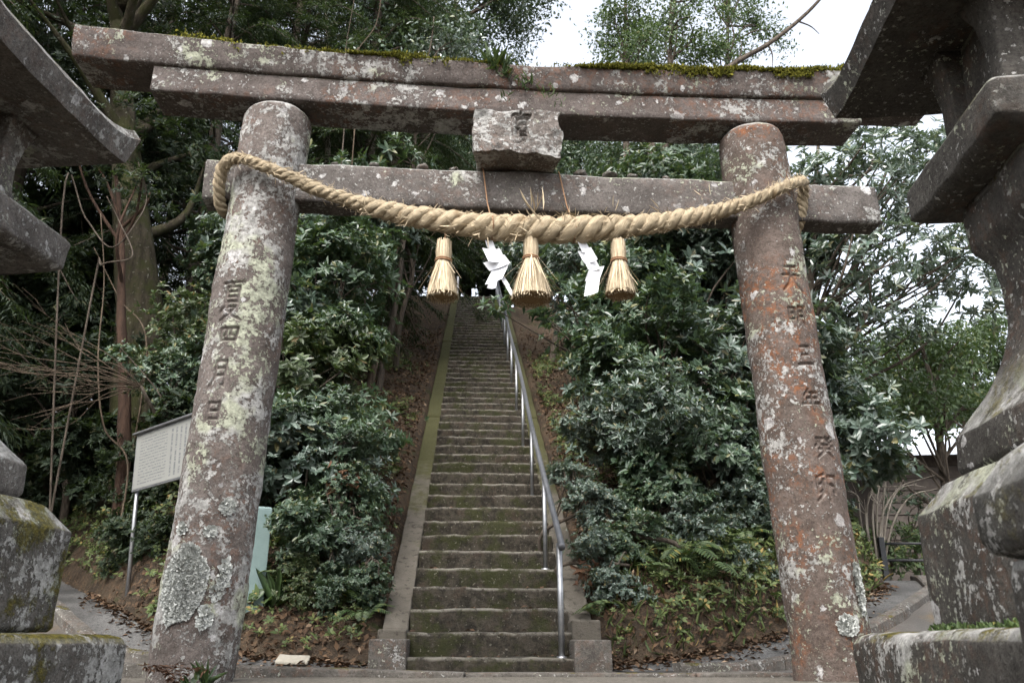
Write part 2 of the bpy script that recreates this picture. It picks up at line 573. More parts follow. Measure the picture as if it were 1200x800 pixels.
def mat_straw():
    g = G('rice_straw')
    uv = g.n('ShaderNodeUVMap')
    st = g.mapping((1, 26, 1), uv.outputs[0])
    body = g.mix(g.ramp(g.noise(3.2, 4, .65, 0, st), .3, .72), (.235, .178, .105), (.50, .415, .29))
    body = g.mix(g.ramp(g.noise(9, 3, .6), .55, .75), body, (.20, .14, .075))
    a = g.attr('rnd')
    body = g.mix(g.math('MULTIPLY', a, .5), body, (.58, .48, .335))
    return g.done(g.bsdf(body, .7, g.bump(g.noise(5, 4, .6, 0, st), .9, .01), .25))
M['straw'] = mat_straw()
M['straw_tip'] = mat_simple('straw_cut_ends', (.12, .072, .03), (.23, .155, .075), 90, .9)
M['cord'] = mat_simple('brown_hemp_cord', (.16, .085, .045), (.25, .15, .085), 80, .9)
M['paper'] = mat_simple('white_paper', (.62, .63, .66), (.68, .69, .71), 5, .8, .001)
M['metal'] = mat_simple('galvanised_pipe', (.22, .225, .235), (.34, .345, .35), 14, .42, .001, .5, .85)
M['rail'] = mat_simple('dull_grey_handrail', (.07, .073, .08), (.12, .123, .13), 10, .42, .001, .5, .3)
M['blue_paint'] = mat_simple('pale_blue_green_paint', (.115, .165, .16), (.15, .205, .195), 4, .6, .002)
M['blue_side'] = M['blue_paint']
M['sign_ink'] = mat_simple('faded_ink', (.06, .065, .07), (.1, .1, .1), 20, .8)
M['dark_metal'] = mat_simple('dark_fence_metal', (.03, .032, .034), (.05, .05, .052), 10, .6)
M['roof_pale'] = mat_simple('pale_metal_roof', (.42, .46, .52), (.52, .56, .62), 4, .55, .002)
M['dark_wood'] = mat_simple('dark_weathered_boards', (.035, .028, .024), (.06, .05, .042), 9, .85)
M['patch'] = mat_simple('pale_mortar_patch', (.20, .185, .15), (.26, .24, .20), 12, .9)

def mat_sign():
    g = G('sign_panel_print')
    uv = g.n('ShaderNodeUVMap')
    u, v, _ = g.sep(uv.outputs[0])
    base = g.mix(g.noise(4, 3, .6), (.16, .163, .152), (.205, .207, .192))
    rows = g.ramp(g.math('PINGPONG', g.math('MULTIPLY', v, 18.), .5), .28, .36)
    inkh = g.ramp(g.noise(1, 2, .6, 0, g.mapping((75, 18, 1), uv.outputs[0])), .42, .5)
    left = g.math('MULTIPLY', g.ramp(u, .06, .07), g.ramp(u, .47, .46))
    cols = g.ramp(g.math('PINGPONG', g.math('MULTIPLY', u, 16.), .5), .26, .36)
    inkv = g.ramp(g.noise(1, 2, .6, 0, g.mapping((16, 60, 1), uv.outputs[0])), .42, .5)
    right = g.math('MULTIPLY', g.ramp(u, .5, .51), g.ramp(u, .94, .93))
    tb = g.math('MULTIPLY', g.ramp(v, .06, .08), g.ramp(v, .94, .92))
    a = g.math('MULTIPLY', g.math('MULTIPLY', rows, inkh), left)
    b = g.math('MULTIPLY', g.math('MULTIPLY', cols, inkv), right)
    ink = g.math('MULTIPLY', g.math('MAXIMUM', a, b), g.math('MULTIPLY', tb, .8))
    return g.done(g.bsdf(g.mix(ink, base, (.07, .075, .08)), .5, None, .4))
M['sign'] = mat_sign()

# ------------------------------------------------------------------ terrain
BX = np.array([-60, -20, -12, -8, -5.2, -3.6, -3.1, -2.05, -.95, .7, 1.74, 2.4, 3.2, 4.1, 4.6, 5.0, 5.6, 6.4, 60.])
BY = np.array([60, 26, 17.5, 13, 10.0, 8.1, 7.6, 7.1, 6.85, 6.85, 7.2, 7.6, 8.3, 9.5, 11, 14, 20, 34, 200.])
def yb(x):
    return np.interp(x, BX, BY)
def base_z(x, y):
    z = np.interp(y, [-50, 3.60, 3.66, 6.75, 7.1, 7.6, 8.1, 9.5, 10, 14, 30, 200], [-.9, -.9, 0, 0, .09, .29, .47, .77, .88, 1.16, 2.2, 4])
    return z
STAIR0 = np.array([-.16, 6.68])
SDIR = np.array([-.0506, .9987])
SNRM = np.array([.9987, .0506])
TREAD, RISE, NST, WST = .322, .19, 57, 1.32
STZ = -.09          # the lowest riser is partly buried by the road surface
def stair_uv(x, y):
    dx, dy = x - STAIR0[0], y - STAIR0[1]
    return dx * SDIR[0] + dy * SDIR[1], dx * SNRM[0] + dy * SNRM[1]
def hill_z(x, y):
    x, y = np.asarray(x, float), np.asarray(y, float)
    b = yb(x)
    d = np.maximum(y - b, 0)
    top = 57 * RISE + .05
    steep = np.interp(x, [-9, -4, -2, 0, 2, 5], [1.1, .9, .35, .15, .35, .5])
    z = base_z(x, np.minimum(y, b)) + .57 * d + steep * (1 - np.exp(-d / .5))
    z = z + (.16 * fbm(np.stack([x, y, 0 * x], -1).reshape(-1, 3), .8, 3, 5) + .05 * fbm(np.stack([x, y, 0 * x], -1).reshape(-1, 3), 3., 3, 8)).reshape(x.shape) * np.clip(d * 1.5, 0, 1)
    z = np.where(z > top, top + (z - top) * .18, z)
    u, v = stair_uv(x, y)
    sz = np.clip(u, 0, NST * TREAD) / TREAD * RISE + STZ
    k = np.clip((np.abs(v) - .80) / .5, 0, 1)
    k = k * k * (3 - 2 * k)
    zz = sz - .22 + (sz + .05 - (sz - .22)) * np.clip((np.abs(v) - .8) / .12, 0, 1)
    inside = (u > -.02)
    z = np.where(inside & (np.abs(v) < 1.3), zz * (1 - k) + z * k, z)
    return np.where(d > 0, z, base_z(x, y))
def ground_z(x, y):
    return hill_z(np.array([float(x)]), np.array([float(y)]))[0]

# far ground to the horizon with everything in one sheet
xs = np.unique(np.concatenate([np.linspace(-9, 9, 240), [-400, -200, -100, -60, -40, -30, -24, -20, -17, -14, -12, -10.5, 10.5, 12, 14, 17, 20, 24, 30, 40, 60, 100, 200, 400]]))
ys = np.unique(np.concatenate([np.linspace(3.0, 18, 230), np.linspace(18, 34, 60), [-300, -100, -40, -15, -5, 0, 1, 2, 3.6, 3.66, 38, 44, 55, 70, 100, 160, 300, 600]]))
X, Y = np.meshgrid(xs, ys)
Z = hill_z(X.ravel(), Y.ravel())
mb = MB().add(np.column_stack([X.ravel(), Y.ravel(), Z - .012]), grid_faces(len(xs), len(ys)))
tag(mb.build('hillside_ground', M['soil']), kind='structure')

def strip(name, mat, xa, off0, off1, dz, n=120, ncross=6, kind='structure'):
    """sheet that follows the foot of the hill between two offsets towards the approach"""
    x = np.linspace(xa[0], xa[1], n)
    y = yb(x)
    x = catmull(np.column_stack([x, y, 0 * x])[::3], n)[:, 0] if False else x
    t = unit(np.column_stack([np.gradient(x), np.gradient(y)]))
    nrm = np.column_stack([t[:, 1], -t[:, 0]])
    V = []
    for o in np.linspace(off0, off1, ncross):
        px, py = x + nrm[:, 0] * o, y + nrm[:, 1] * o
        V.append(np.column_stack([px, py, base_z(px, np.maximum(py, 3.7)) + dz]))
    V = np.concatenate(V)
    b = MB().add(V, grid_faces(n, ncross)[:, ::-1])
    return tag(b.build(name, mat), kind=kind)

# road sheet, shrine ground, gutter
rx = np.unique(np.concatenate([np.linspace(-9, 9, 110), [-16, -13, -11, 11, 13, 16, 20]]))
ry = np.linspace(0, 1, 40)
RV = []
for t in ry:
    y_lo = 5.62 + 0 * rx
    y_hi = np.minimum(yb(rx), 26) - .02
    yy = y_lo + (y_hi - y_lo) * t
    RV.append(np.column_stack([rx, yy, base_z(rx, yy) + .004]))
tag(MB().add(np.concatenate(RV), grid_faces(len(rx), len(ry))).build('road', M['road']), kind='structure')
gx, gy = np.meshgrid(np.linspace(-12, 12, 60), np.linspace(3.68, 5.60, 20))
gz = .004 + .006 * fbm(np.column_stack([gx.ravel(), gy.ravel(), 0 * gx.ravel()]), 2, 3, 3)
tag(MB().add(np.column_stack([gx.ravel(), gy.ravel(), gz]), grid_faces(60, 20)).build('shrine_ground', M['gravel']), kind='structure')
strip('gutter', M['gutter'], (-8, -.95), .02, .40, .010)
strip('gutter', M['gutter'], (.74, 4.55), .02, .40, .010)

def kerb_run(name, xa, off, wd, ht, length, label, seed, tint='kerb'):
    root = thing(name, None, None)
    tag(root, kind='structure')
    x = np.linspace(xa[0], xa[1], 400)
    y = yb(x)
    t = unit(np.column_stack([np.gradient(x), np.gradient(y)]))
    ker = np.ones(31) / 31
    tp = np.column_stack([np.convolve(np.pad(t[:, k], 15, 'edge'), ker, 'valid') for k in (0, 1)])
    t = unit(tp)
    px, py = x + t[:, 1] * off, y - t[:, 0] * off
    s = np.concatenate([[0], np.cumsum(np.hypot(np.diff(px), np.diff(py)))])
    k, pos = 0, 0.
    while pos < s[-1] - .2:
        e = min(pos + length, s[-1])
        q = np.linspace(pos + .006, e - .006, 8)
        cx, cy = np.interp(q, s, px), np.interp(q, s, py)
        tx, ty = np.interp(q, s, t[:, 0]), np.interp(q, s, t[:, 1])
        V = []
        for i in range(8):
            zb = base_z(cx[i], cy[i])
            for (a, h) in ((0, -.12), (0, ht - .015), (.015, ht), (wd - .02, ht), (wd, ht - .02), (wd, -.12)):
                V.append((cx[i] + ty[i] * a, cy[i] - tx[i] * a, zb + h))
        V = rough(np.array(V), .003, 7, seed + k)
        F = grid_faces(6, 8, True)
        MB().add(V, [F, np.arange(6)[::-1][None], (np.arange(6) + 42)[None]]).build('kerb_stone', M[tint], root, False)
        pos = e
        k += 1
    return root
kerb_run('kerb', (-8, -2.35), .405, .13, .07, .9, '', 11)
kerb_run('kerb', (1.05, 4.5), .405, .13, .07, .9, '', 31)
# the long edging stones between road and shrine ground
er = thing('edging', None, None)
tag(er, kind='structure')
for k, (a, b) in enumerate([(-4.4, -3.1), (-3.09, -1.75), (-1.74, -.3), (-.29, 1.15), (1.16, 2.6), (2.61, 4.0), (4.01, 5.3)]):
    za = np.interp([a, b], [-4.4, -1.8, -.5, 6], [.13, .075, .03, .035])
    V, F = rbox((a, 5.60, -.15), (b, 5.78, 0), .012, .12, .004, 5, 40 + k)
    V[:, 2] += np.interp(V[:, 0], [a, b], za)
    MB().add(V, F).build('edging_stone', M['kerb'], er, False)
# mortar patch on the gutter
pp = at(362, 783, 7.02)
V, F = rbox((-1.83, 6.86, -.03), (-1.58, 6.98, .0), .012, .06, .008, 7, 3)
V[:, 2] += base_z(V[:, 0], V[:, 1] + .2)
tag(MB().add(V, F).build('mortar_patch', M['patch']), 'pale cream mortar patch on the gutter left of the stairs', 'mortar')

# steps leading up from the lower ground to the gate (below the frame)
ap = thing('approach_steps', 'low grey stone steps rising to the stone gate between two lanterns', 'steps', (0, 2.6, -.9))
for k in range(5):
    V, F = rbox((-1.0, -.45 + k * .3, -.05), (1.0, .05 + k * .3 + (.25 if k == 4 else 0), .176 * (k + 1) - .004), .012, .15, .004, 5, k)
    MB().add(V, F).build('step', M['old_stone'], ap, False)

# ------------------------------------------------------------------ long staircase
stairs = thing('stone_staircase', 'long steep mossy concrete staircase climbing the wooded hill', 'staircase', (*STAIR0, STZ), math.atan2(-SDIR[0], SDIR[1]))
step_me = []
for q in range(6):
    nx = 46
    prof = [(0, -.06), (0, RISE - .03), (.004, RISE - .012), (.016, RISE - .002), (.035, RISE), (.09, RISE), (.2, RISE), (TREAD + .03, RISE)]
    worn_lit_edge = [0, 0, .75, 1, .9, .35, 0, 0]
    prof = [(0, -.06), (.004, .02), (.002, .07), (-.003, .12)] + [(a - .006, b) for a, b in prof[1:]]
    worn_lit_edge = [0, 0, 0, 0] + worn_lit_edge[1:]
    V, A = [], []
    for x in np.linspace(-WST / 2, WST / 2, nx):
        for (a, b), w_ in zip(prof, worn_lit_edge):
            V.append((x, a, b))
            A.append(w_)
    V = np.array(V)
    V[:, 1:] += .014 * np.stack([fbm(V * [1, .6, .6], 4.5, 4, 60 + q), fbm(V * [1, .6, .6], 4.5, 4, 90 + q) * .8], 1)
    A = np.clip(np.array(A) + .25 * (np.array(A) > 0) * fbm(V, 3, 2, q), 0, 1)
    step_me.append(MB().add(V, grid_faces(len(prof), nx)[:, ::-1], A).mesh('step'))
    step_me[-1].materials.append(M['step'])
rs = random.Random(4)
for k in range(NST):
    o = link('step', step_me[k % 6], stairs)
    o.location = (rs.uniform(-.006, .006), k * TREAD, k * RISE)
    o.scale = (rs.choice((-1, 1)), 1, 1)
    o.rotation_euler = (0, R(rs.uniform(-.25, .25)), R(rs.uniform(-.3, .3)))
# sloping side kerbs cast in lengths
for s in (-1, 1):
    x0, x1 = (s * (WST / 2 + .004), s * (WST / 2 + .215))
    x0, x1 = min(x0, x1), max(x0, x1)
    u0 = .55
    L = 1.85
    k = 0
    while u0 < NST * TREAD - .1:
        u1 = min(u0 + L, NST * TREAD)
        V, F = rbox((x0, u0 + .004, 0), (x1, u1 - .004, .42), .02, .07, .007, 5, 300 + k + s * 50)
        V[:, 2] += (V[:, 1]) / TREAD * RISE - .335 - .012 * (k % 3)
        MB().add(V, F).build('side_kerb', M['string'], stairs)
        u0 = u1
        k += 1
    V, F = rbox((x0 - .035, -.06, -.08), (x1 + .035, .30, .325 if s < 0 else .32), .012, .07, .004, 6, 33 + s)
    MB().add(V, F).build('end_block', M['kerb'], stairs, False)
    V, F = rbox((x0 - .01, .28, .02), (x1 + .01, .60, .40 if s < 0 else .47), .015, .07, .006, 6, 37 + s)
    MB().add(V, F).build('end_block', M['string'], stairs, False)

# handrail
hr = thing('handrail', 'grey steel pipe handrail on upright posts climbing the stairs', 'handrail', (*STAIR0, STZ), stairs.rotation_euler.z)
RXO = WST / 2 - .11
posts = [0, 4, 9, 14, 19, 24, 29, 34, 39, 44, 49, 54]
RH = .88
rail = []
for k in posts:
    yk, zk = k * TREAD + .12, (k + 1) * RISE
    b = MB().add(*tube([(RXO, yk, zk - .03), (RXO - .004, yk, zk + RH - .02)], .024 if k == 0 else .021, 10))
    po = b.build('post', M['metal'], hr)
    MB().add(*tube([(RXO, yk, zk - .02), (RXO, yk, zk + .012)], .04, 10)).build('flange', M['metal'], po)
    rail.append((RXO, yk, zk + RH))
rail = [(RXO, posts[0] * TREAD + .10, (posts[0] + 1) * RISE + RH - .03)] + rail
for k in range(len(rail)):
    if k:
        a = math.sin(k * 1.7) * .008
        rail[k] = (rail[k][0] + a, rail[k][1], rail[k][2])
MB().add(*tube(catmull(rail, 90), .027, 12)).build('rail', M['rail'], hr)
# thin white marker at the head of the stairs
V, F = rbox((-.72, 18.2, 10.83), (-.66, 18.26, 11.5), .006, .2, 0)
b = MB().add(V, F)
o = b.build('marker_post', M['paper'])
o.location = (*STAIR0, 0)
o.rotation_euler.z = stairs.rotation_euler.z
tag(o, 'thin white marker post standing at the head of the staircase', 'post')

# ------------------------------------------------------------------ stone gate (torii)
TA = R(4.4)
torii = thing('torii_gate', 'weathered lichen covered stone torii gate in front of the stairs', 'torii gate', (.05, 5.0, 0), TA)

# strokes of the carved characters on a 0..1 grid (x right, y up)
GL = {
 'natsu': [[(.1, .95), (.92, .97)], [(.5, .96), (.44, .86)], [(.25, .84), (.25, .44)], [(.25, .84), (.76, .85), (.76, .44)], [(.26, .72), (.74, .72)], [(.26, .59), (.74, .59)], [(.26, .46), (.74, .46)], [(.36, .44), (.1, .22)], [(.34, .32), (.68, .34), (.48, .16), (.12, .0)], [(.36, .26), (.6, .1), (.95, .0)]],
 'yon': [[(.1, .9), (.14, .1)], [(.1, .9), (.92, .92), (.86, .1)], [(.4, .9), (.36, .55), (.24, .38)], [(.6, .9), (.6, .52), (.76, .46)], [(.14, .14), (.86, .14)]],
 'tsuki': [[(.26, 1.), (.26, .4), (.04, .02)], [(.26, 1.), (.84, 1.), (.84, .04), (.7, .1)], [(.28, .72), (.82, .72)], [(.28, .45), (.82, .45)]],
 'hi': [[(.16, .98), (.16, .02)], [(.16, .98), (.86, .98), (.86, .02)], [(.18, .53), (.84, .53)], [(.18, .06), (.84, .06)]],
 'ten': [[(.22, .95), (.78, .97)], [(.06, .62), (.94, .64)], [(.5, .95), (.46, .6), (.3, .28), (.0, .02)], [(.5, .6), (.68, .25), (1., .0)]],
 'mei': [[(.04, .9), (.04, .25)], [(.04, .9), (.36, .92), (.36, .25)], [(.06, .6), (.35, .6)], [(.05, .28), (.36, .28)], [(.56, 1.), (.56, .4), (.44, .02)], [(.56, 1.), (.94, 1.), (.94, .02), (.84, .1)], [(.58, .72), (.92, .72)], [(.57, .46), (.92, .46)]],
 'san': [[(.24, .95), (.78, .99)], [(.3, .55), (.72, .58)], [(.02, .08), (1., .13)]],
 'nen': [[(.36, 1.), (.12, .7)], [(.3, .86), (.84, .88)], [(.3, .6), (.8, .62)], [(.28, .6), (.28, .36)], [(.0, .33), (1., .37)], [(.56, .86), (.56, .0)]],
 'ki': [[(.08, .92), (.42, .94), (.02, .56)], [(.14, .8), (.3, .7)], [(.88, .98), (.66, .8)], [(.6, .96), (1., .58)], [(.98, .82), (.8, .72)], [(.3, .62), (.7, .63)], [(.18, .42), (.84, .44)], [(.5, .62), (.46, .3), (.08, .0)], [(.5, .36), (.94, .02)]],
 'u': [[(.4, .98), (.1, .86), (.1, .28), (.36, .4)], [(.36, .8), (.36, .3), (.04, .0)], [(.56, .9), (.92, .92), (.9, .3), (.8, .36)], [(.56, .9), (.56, .0)], [(.16, .6), (.3, .66)], [(.68, .62), (.78, .56)]],
 'miya': [[(.5, 1.), (.5, .94)], [(.05, .9), (.95, .9)], [(.05, .9), (.02, .76)], [(.95, .9), (.9, .76)], [(.25, .74), (.75, .74)], [(.25, .74), (.25, .54)], [(.75, .74), (.75, .54)], [(.25, .55), (.75, .55)], [(.5, .55), (.44, .4)], [(.22, .38), (.78, .38)], [(.22, .38), (.22, .02)], [(.78, .38), (.78, .02)], [(.22, .04), (.78, .04)], [(.24, .21), (.76, .21)]],
}
def carve(S, Zc, places, width):
    """stroke depth 0..1 on surface points (S across, Zc up)"""
    out = np.zeros(len(S))
    for key, x0, x1, z0, z1 in places:
        msk = (S > x0 - .03) & (S < x1 + .03) & (Zc > z0 - .03) & (Zc < z1 + .03)
        idx = np.nonzero(msk)[0]
        if not len(idx):
            continue
        P = np.column_stack([S[idx], Zc[idx]])
        best = np.full(len(idx), 9.)
        for st in GL[key]:
            pts = [np.array([x0 + a * (x1 - x0), z0 + b * (z1 - z0)]) for a, b in st]
            for a, b in zip(pts[:-1], pts[1:]):
                ab = b - a
                t = np.clip(((P - a) @ ab) / (ab @ ab), 0, 1)
                best = np.minimum(best, np.linalg.norm(P - (a + t[:, None] * ab), axis=1) - .0018 * (1 - t))
        d = np.clip(1 - (best / width), 0, 1)
        out[idx] = np.maximum(out[idx], np.sqrt(d))
    return out

def pillar(side, places, mat, seed):
    nf, nb, rows = 190, 36, 560
    mid = side * R(-18)           # denser towards the approach
    th = np.concatenate([np.linspace(R(-100), R(100), nf), np.linspace(R(100), R(260), nb + 2)[1:-1]])
    ztop = 3.645
    zz = np.concatenate([np.linspace(-.12, ztop - .09, rows), ztop - .09 + .09 * np.sin(np.linspace(0, np.pi / 2, 9))[1:]])
    rr = np.interp(zz, [-.12, .0, .15, 3.6], [.238, .232, .229, .227])
    k = np.clip((zz - (ztop - .09)) / .09, 0, 1)
    rr = rr * (1 - .42 * (1 - np.sqrt(np.clip(1 - k * k, 0, 1))))
    TH, ZZ = np.meshgrid(th, zz)
    RR = np.repeat(rr[:, None], len(th), 1)
    S = (TH * .237).ravel()
    cv = carve(S, ZZ.ravel(), places, .0095)
    P0 = np.column_stack([np.sin(TH.ravel()) * RR.ravel(), -np.cos(TH.ravel()) * RR.ravel(), ZZ.ravel()])
    bump = .009 * fbm(P0, 2.2, 3, seed) + .0035 * fbm(P0, 16, 3, seed + 5)
    r2 = RR.ravel() + bump - .014 * cv
    b0 = 1.80 if side < 0 else 1.815
    bx = side * (b0 - (b0 - 1.672) * ZZ.ravel() / 3.6)
    V = np.column_stack([bx + np.sin(TH.ravel()) * r2, -np.cos(TH.ravel()) * r2, ZZ.ravel()])
    n = len(th)
    F = [grid_faces(n, len(zz), True), (np.arange(n) + (len(zz) - 1) * n)[None]]
    return MB().add(V, F, cv).build('pillar', mat, torii)
pl = pillar(-1, [('natsu', -.135, .03, 2.03, 2.285), ('yon', -.105, .03, 1.89, 1.985), ('tsuki', -.115, 0., 1.61, 1.77), ('hi', -.105, -.005, 1.41, 1.515)], M['torii_l'], 21)
pl['label'] = 'left pillar with a large white lichen patch near its foot'
pr = pillar(1, [('ten', -.035, .11, 2.335, 2.515), ('mei', -.03, .095, 2.11, 2.225), ('san', -.015, .10, 1.83, 1.96), ('nen', -.03, .1, 1.54, 1.675), ('ki', .0, .13, 1.25, 1.375), ('u', -.04, .11, .99, 1.15)], M['torii_r'], 57)
pr['label'] = 'right pillar streaked with orange algae and carved characters'

def beam(name, xs_, sect, mat, zoff, seed, amp=.006, endslant=0):
    """sweep a closed section [(y, z)] along x; zoff(x) lifts it"""
    V = []
    m = len(sect)
    for i, x in enumerate(xs_):
        dz = zoff(x)
        for (y, z) in sect:
            V.append((x + endslant * math.copysign(1, x) * (z - sect[0][1]) * (abs(x) / abs(xs_[0])) ** 8, y, z + (dz(z) if callable(dz) else dz)))
    V = np.array(V)
    V = rough(V, amp, 5, seed)
    F = [grid_faces(m, len(xs_), True), np.arange(m)[::-1][None], (np.arange(m) + (len(xs_) - 1) * m)[None]]
    return MB().add(V, F).build(name, mat, torii)

def rect_section(y0, y1, z0, z1, r=.015, ny=7, nz=6):
    pts = []
    def edge(a, b, n):
        for t in np.linspace(0, 1, n):
            pts.append((a[0] + (b[0] - a[0]) * t, a[1] + (b[1] - a[1]) * t))
    edge((y0 + r, z0), (y1 - r, z0), ny)
    edge((y1, z0 + r), (y1, z1 - r), nz)
    edge((y1 - r, z1), (y0 + r, z1), ny)
    edge((y0, z1 - r), (y0, z0 + r), nz)
    return pts
lift = lambda x: .155 * (abs(x) / 3.03) ** 2
shl = lambda x: .055 * (abs(x) / 2.5) ** 2
shim = beam('lower_lintel', np.linspace(-2.5, 2.44, 130), rect_section(-.155, .155, 3.64, 3.834, .009), M['torii_b'], shl, 5)
def soften(sec, e=.009):
    out = []
    for j in range(len(sec)):
        a_, p_, b_ = (np.array(sec[q % len(sec)]) for q in (j - 1, j, j + 1))
        la, lb = np.linalg.norm(a_ - p_), np.linalg.norm(b_ - p_)
        if np.dot((p_ - a_) / la, (b_ - p_) / lb) < .9:
            out += [tuple(p_ + (a_ - p_) / la * min(e, la * .4)), tuple(p_ + (b_ - p_) / lb * min(e, lb * .4))]
        else:
            out.append(tuple(p_))
    return out
ksec = soften([(-.178, 3.836), (-.12, 3.833), (0, 3.833), (.12, 3.833), (.178, 3.836), (.192, 3.89), (.207, 3.945), (.222, 3.995), (.1, 4.012), (0, 4.02), (-.1, 4.012), (-.222, 3.995), (-.207, 3.945), (-.192, 3.89)])
def kas_z(x):
    return lambda z: shl(x) + (lift(x) - shl(x)) * min(1, max(0, (z - 3.85) / .12))
kas = beam('top_lintel', np.linspace(-3.03, 3.05, 160), ksec, M['torii_b'], kas_z, 9, .007, .06)
tie = beam('tie_beam', np.linspace(-2.08, 2.5, 120), rect_section(-.09, .10, 2.925, 3.215), M['torii_n'], lambda x: 0, 14, .007)

# plaque with a carved character
nx, nz = 120, 90
gx, gz = np.meshgrid(np.linspace(-.322, .252, nx), np.linspace(3.235, 3.565, nz))
S, Zc = gx.ravel(), gz.ravel()
cv = carve(S, Zc, [('miya', -.075, .055, 3.365, 3.55)], .013)
edge_n = .02 * fbm(np.column_stack([S, Zc, 0 * S]), 9, 3, 71)
V = np.column_stack([S, np.full(len(S), -.285), Zc])
V[:, 1] += .015 * fbm(V, 7, 3, 4) + .022 * cv
V = rough(V, .02, 8, 77, 4)
FV = V
bk = V.copy()
ring = np.concatenate([np.arange(nx), np.arange(1, nz) * nx + nx - 1, (nz - 1) * nx + np.arange(nx - 1)[::-1], (np.arange(1, nz - 1) * nx)[::-1]])
b = MB().add(V, grid_faces(nx, nz), cv)
rings = [V[ring]]
for (yy, sx, z_sh) in ((-.255, 1.01, 0), (-.20, .97, 0), (-.13, .92, 0), (-.06, .9, 0), (.02, .88, 0), (.08, .86, 0)):
    q = V[ring].copy()
    q[:, 0] = -.035 + (q[:, 0] + .035) * sx
    q[:, 1] = yy + .012 * fbm(q + yy, 8, 2, 3)
    low = q[:, 2] < 3.3
    q[:, 2] = np.where(low, np.maximum(q[:, 2], 3.222 + .01 * fbm(q, 7, 2, 9)) if yy > -.15 else q[:, 2], q[:, 2])
    rings.append(q)
m = len(ring)
RV = np.concatenate(rings)
b2F = [grid_faces(m, len(rings), True)[:, ::-1], (np.arange(m) + (len(rings) - 1) * m)[None]]
b.add(RV, b2F)
b.build('plaque', M['plaque'], torii)

# moss cushions along the top lintel (each a ragged run of tiny tufts)
def tufts(P, r, h, L=.02, n=6, W=.35):
    """many tiny upright blades around points P"""
    k = len(P)
    base = np.repeat(P, n, 0) + r.normal(0, .008, (k * n, 3)) * [1, 1, .3]
    d = unit(r.normal(0, .5, (k * n, 3)) + [0, 0, h])
    nn = unit(np.cross(d, r.normal(0, 1, (k * n, 3))))
    return leaves(r, base, d, nn, L * r.uniform(.6, 1.3, k * n), W)

def leaves(r, P, D, Nn, L, W, fold=.1, droop=.12, simple=False):
    n = len(P)
    L = np.broadcast_to(np.asarray(L, float), (n,))[:, None]
    W_ = L * W
    D = unit(D)
    Nn = unit(Nn - D * np.sum(Nn * D, 1, keepdims=True))
    S = np.cross(D, Nn)
    if simple:
        V = np.stack([P, P + D * L * .5 + S * W_ * .5 + Nn * L * fold * .5, P + D * L - Nn * L * droop, P + D * L * .5 - S * W_ * .5 + Nn * L * fold * .5], 1)
        F = np.arange(n)[:, None] * 4 + np.array([0, 1, 2, 3])
        k = 4
    else:
        V = np.stack([P, P + D * L * .32 + S * W_ * .46 + Nn * L * fold * .6, P + D * L * .72 + S * W_ * .36 + Nn * L * (fold * .4 - droop * .45),
                      P + D * L - Nn * L * droop,
                      P + D * L * .72 - S * W_ * .36 + Nn * L * (fold * .4 - droop * .45), P + D * L * .32 - S * W_ * .46 + Nn * L * fold * .6], 1)
        F = (np.arange(n)[:, None, None] * 6 + np.array([[0, 1, 2, 3], [0, 3, 4, 5]])).reshape(-1, 4)
        k = 6
    A = np.repeat(r.uniform(.02, 1, n), k)
    return V.reshape(-1, 3), F, A

r = rng_(5)
x = r.uniform(-2.4, 2.95, 26000)
pat = fbm(np.column_stack([x, x * 0, x * 0]), 2.2, 4, 3) * .5 + .5
dens = np.interp(x, [-2.4, -1.8, -1.75, -1.65, -1.55, -.2, -.12, .38, .45, 2.1, 2.2, 2.95], [.02, .12, .5, .2, 1, 1, .08, .08, 1, 1, .25, .25]) * np.clip(pat * 2.2 - .25, .1, 1.2)
x = x[r.uniform(0, 1, len(x)) < dens]
n = len(x)
y = np.where(r.uniform(0, 1, n) < .8, r.uniform(-.232, -.15, n), r.uniform(-.15, .18, n))
hgt = .012 + .04 * np.clip(fbm(np.column_stack([x, y, 0 * x]), 5, 3, 8) + .35, 0, 1)
P = np.column_stack([x, y, 3.985 + .155 * (np.abs(x) / 3.03) ** 2 + (y + .22) * .1 + r.uniform(0, 1, n) * hgt])
hang = (y < -.205) & (r.uniform(0, 1, n) < .5) & (fbm(np.column_stack([x, x * 0, x * 0]), 3.1, 2, 40) > .1)
P[:, 2] -= hang * r.uniform(0, .1, n) ** 1.5 * 2
P[:, 1] = np.where(hang, -.226, P[:, 1])
mb = MB().add(*tufts(P, r, 1.0, .022, 4, .5))
tag(mb.build('moss', M['moss'], kas), kind='stuff')
# grass and a small fern growing out of the lintel
b = MB()
for (x0, z0, n, h) in ((-.17, 3.98, 46, .14), (-.1, 3.9, 26, .08), (.03, 3.84, 26, .06), (.16, 3.79, 22, .05), (-.1, 3.72, 8, .06), (.25, 3.72, 10, .05)):
    P = np.array([x0, -.205, z0]) + r.normal(0, .025, (n, 3)) * [1.3, .25, 1]
    D = unit(r.normal(0, .5, (n, 3)) + [0, -.35, .75])
    b.add(*leaves(r, P, D, r.normal(0, 1, (n, 3)), h * r.uniform(.5, 1.2, n), .16, .1, .3))
tag(b.build('grass_tuft', M['leaf_ground']), 'little tuft of grass sprouting from the top of the stone gate', 'grass', kind='stuff')
bpy.data.objects['grass_tuft'].location = torii.location
bpy.data.objects['grass_tuft'].rotation_euler.z = TA

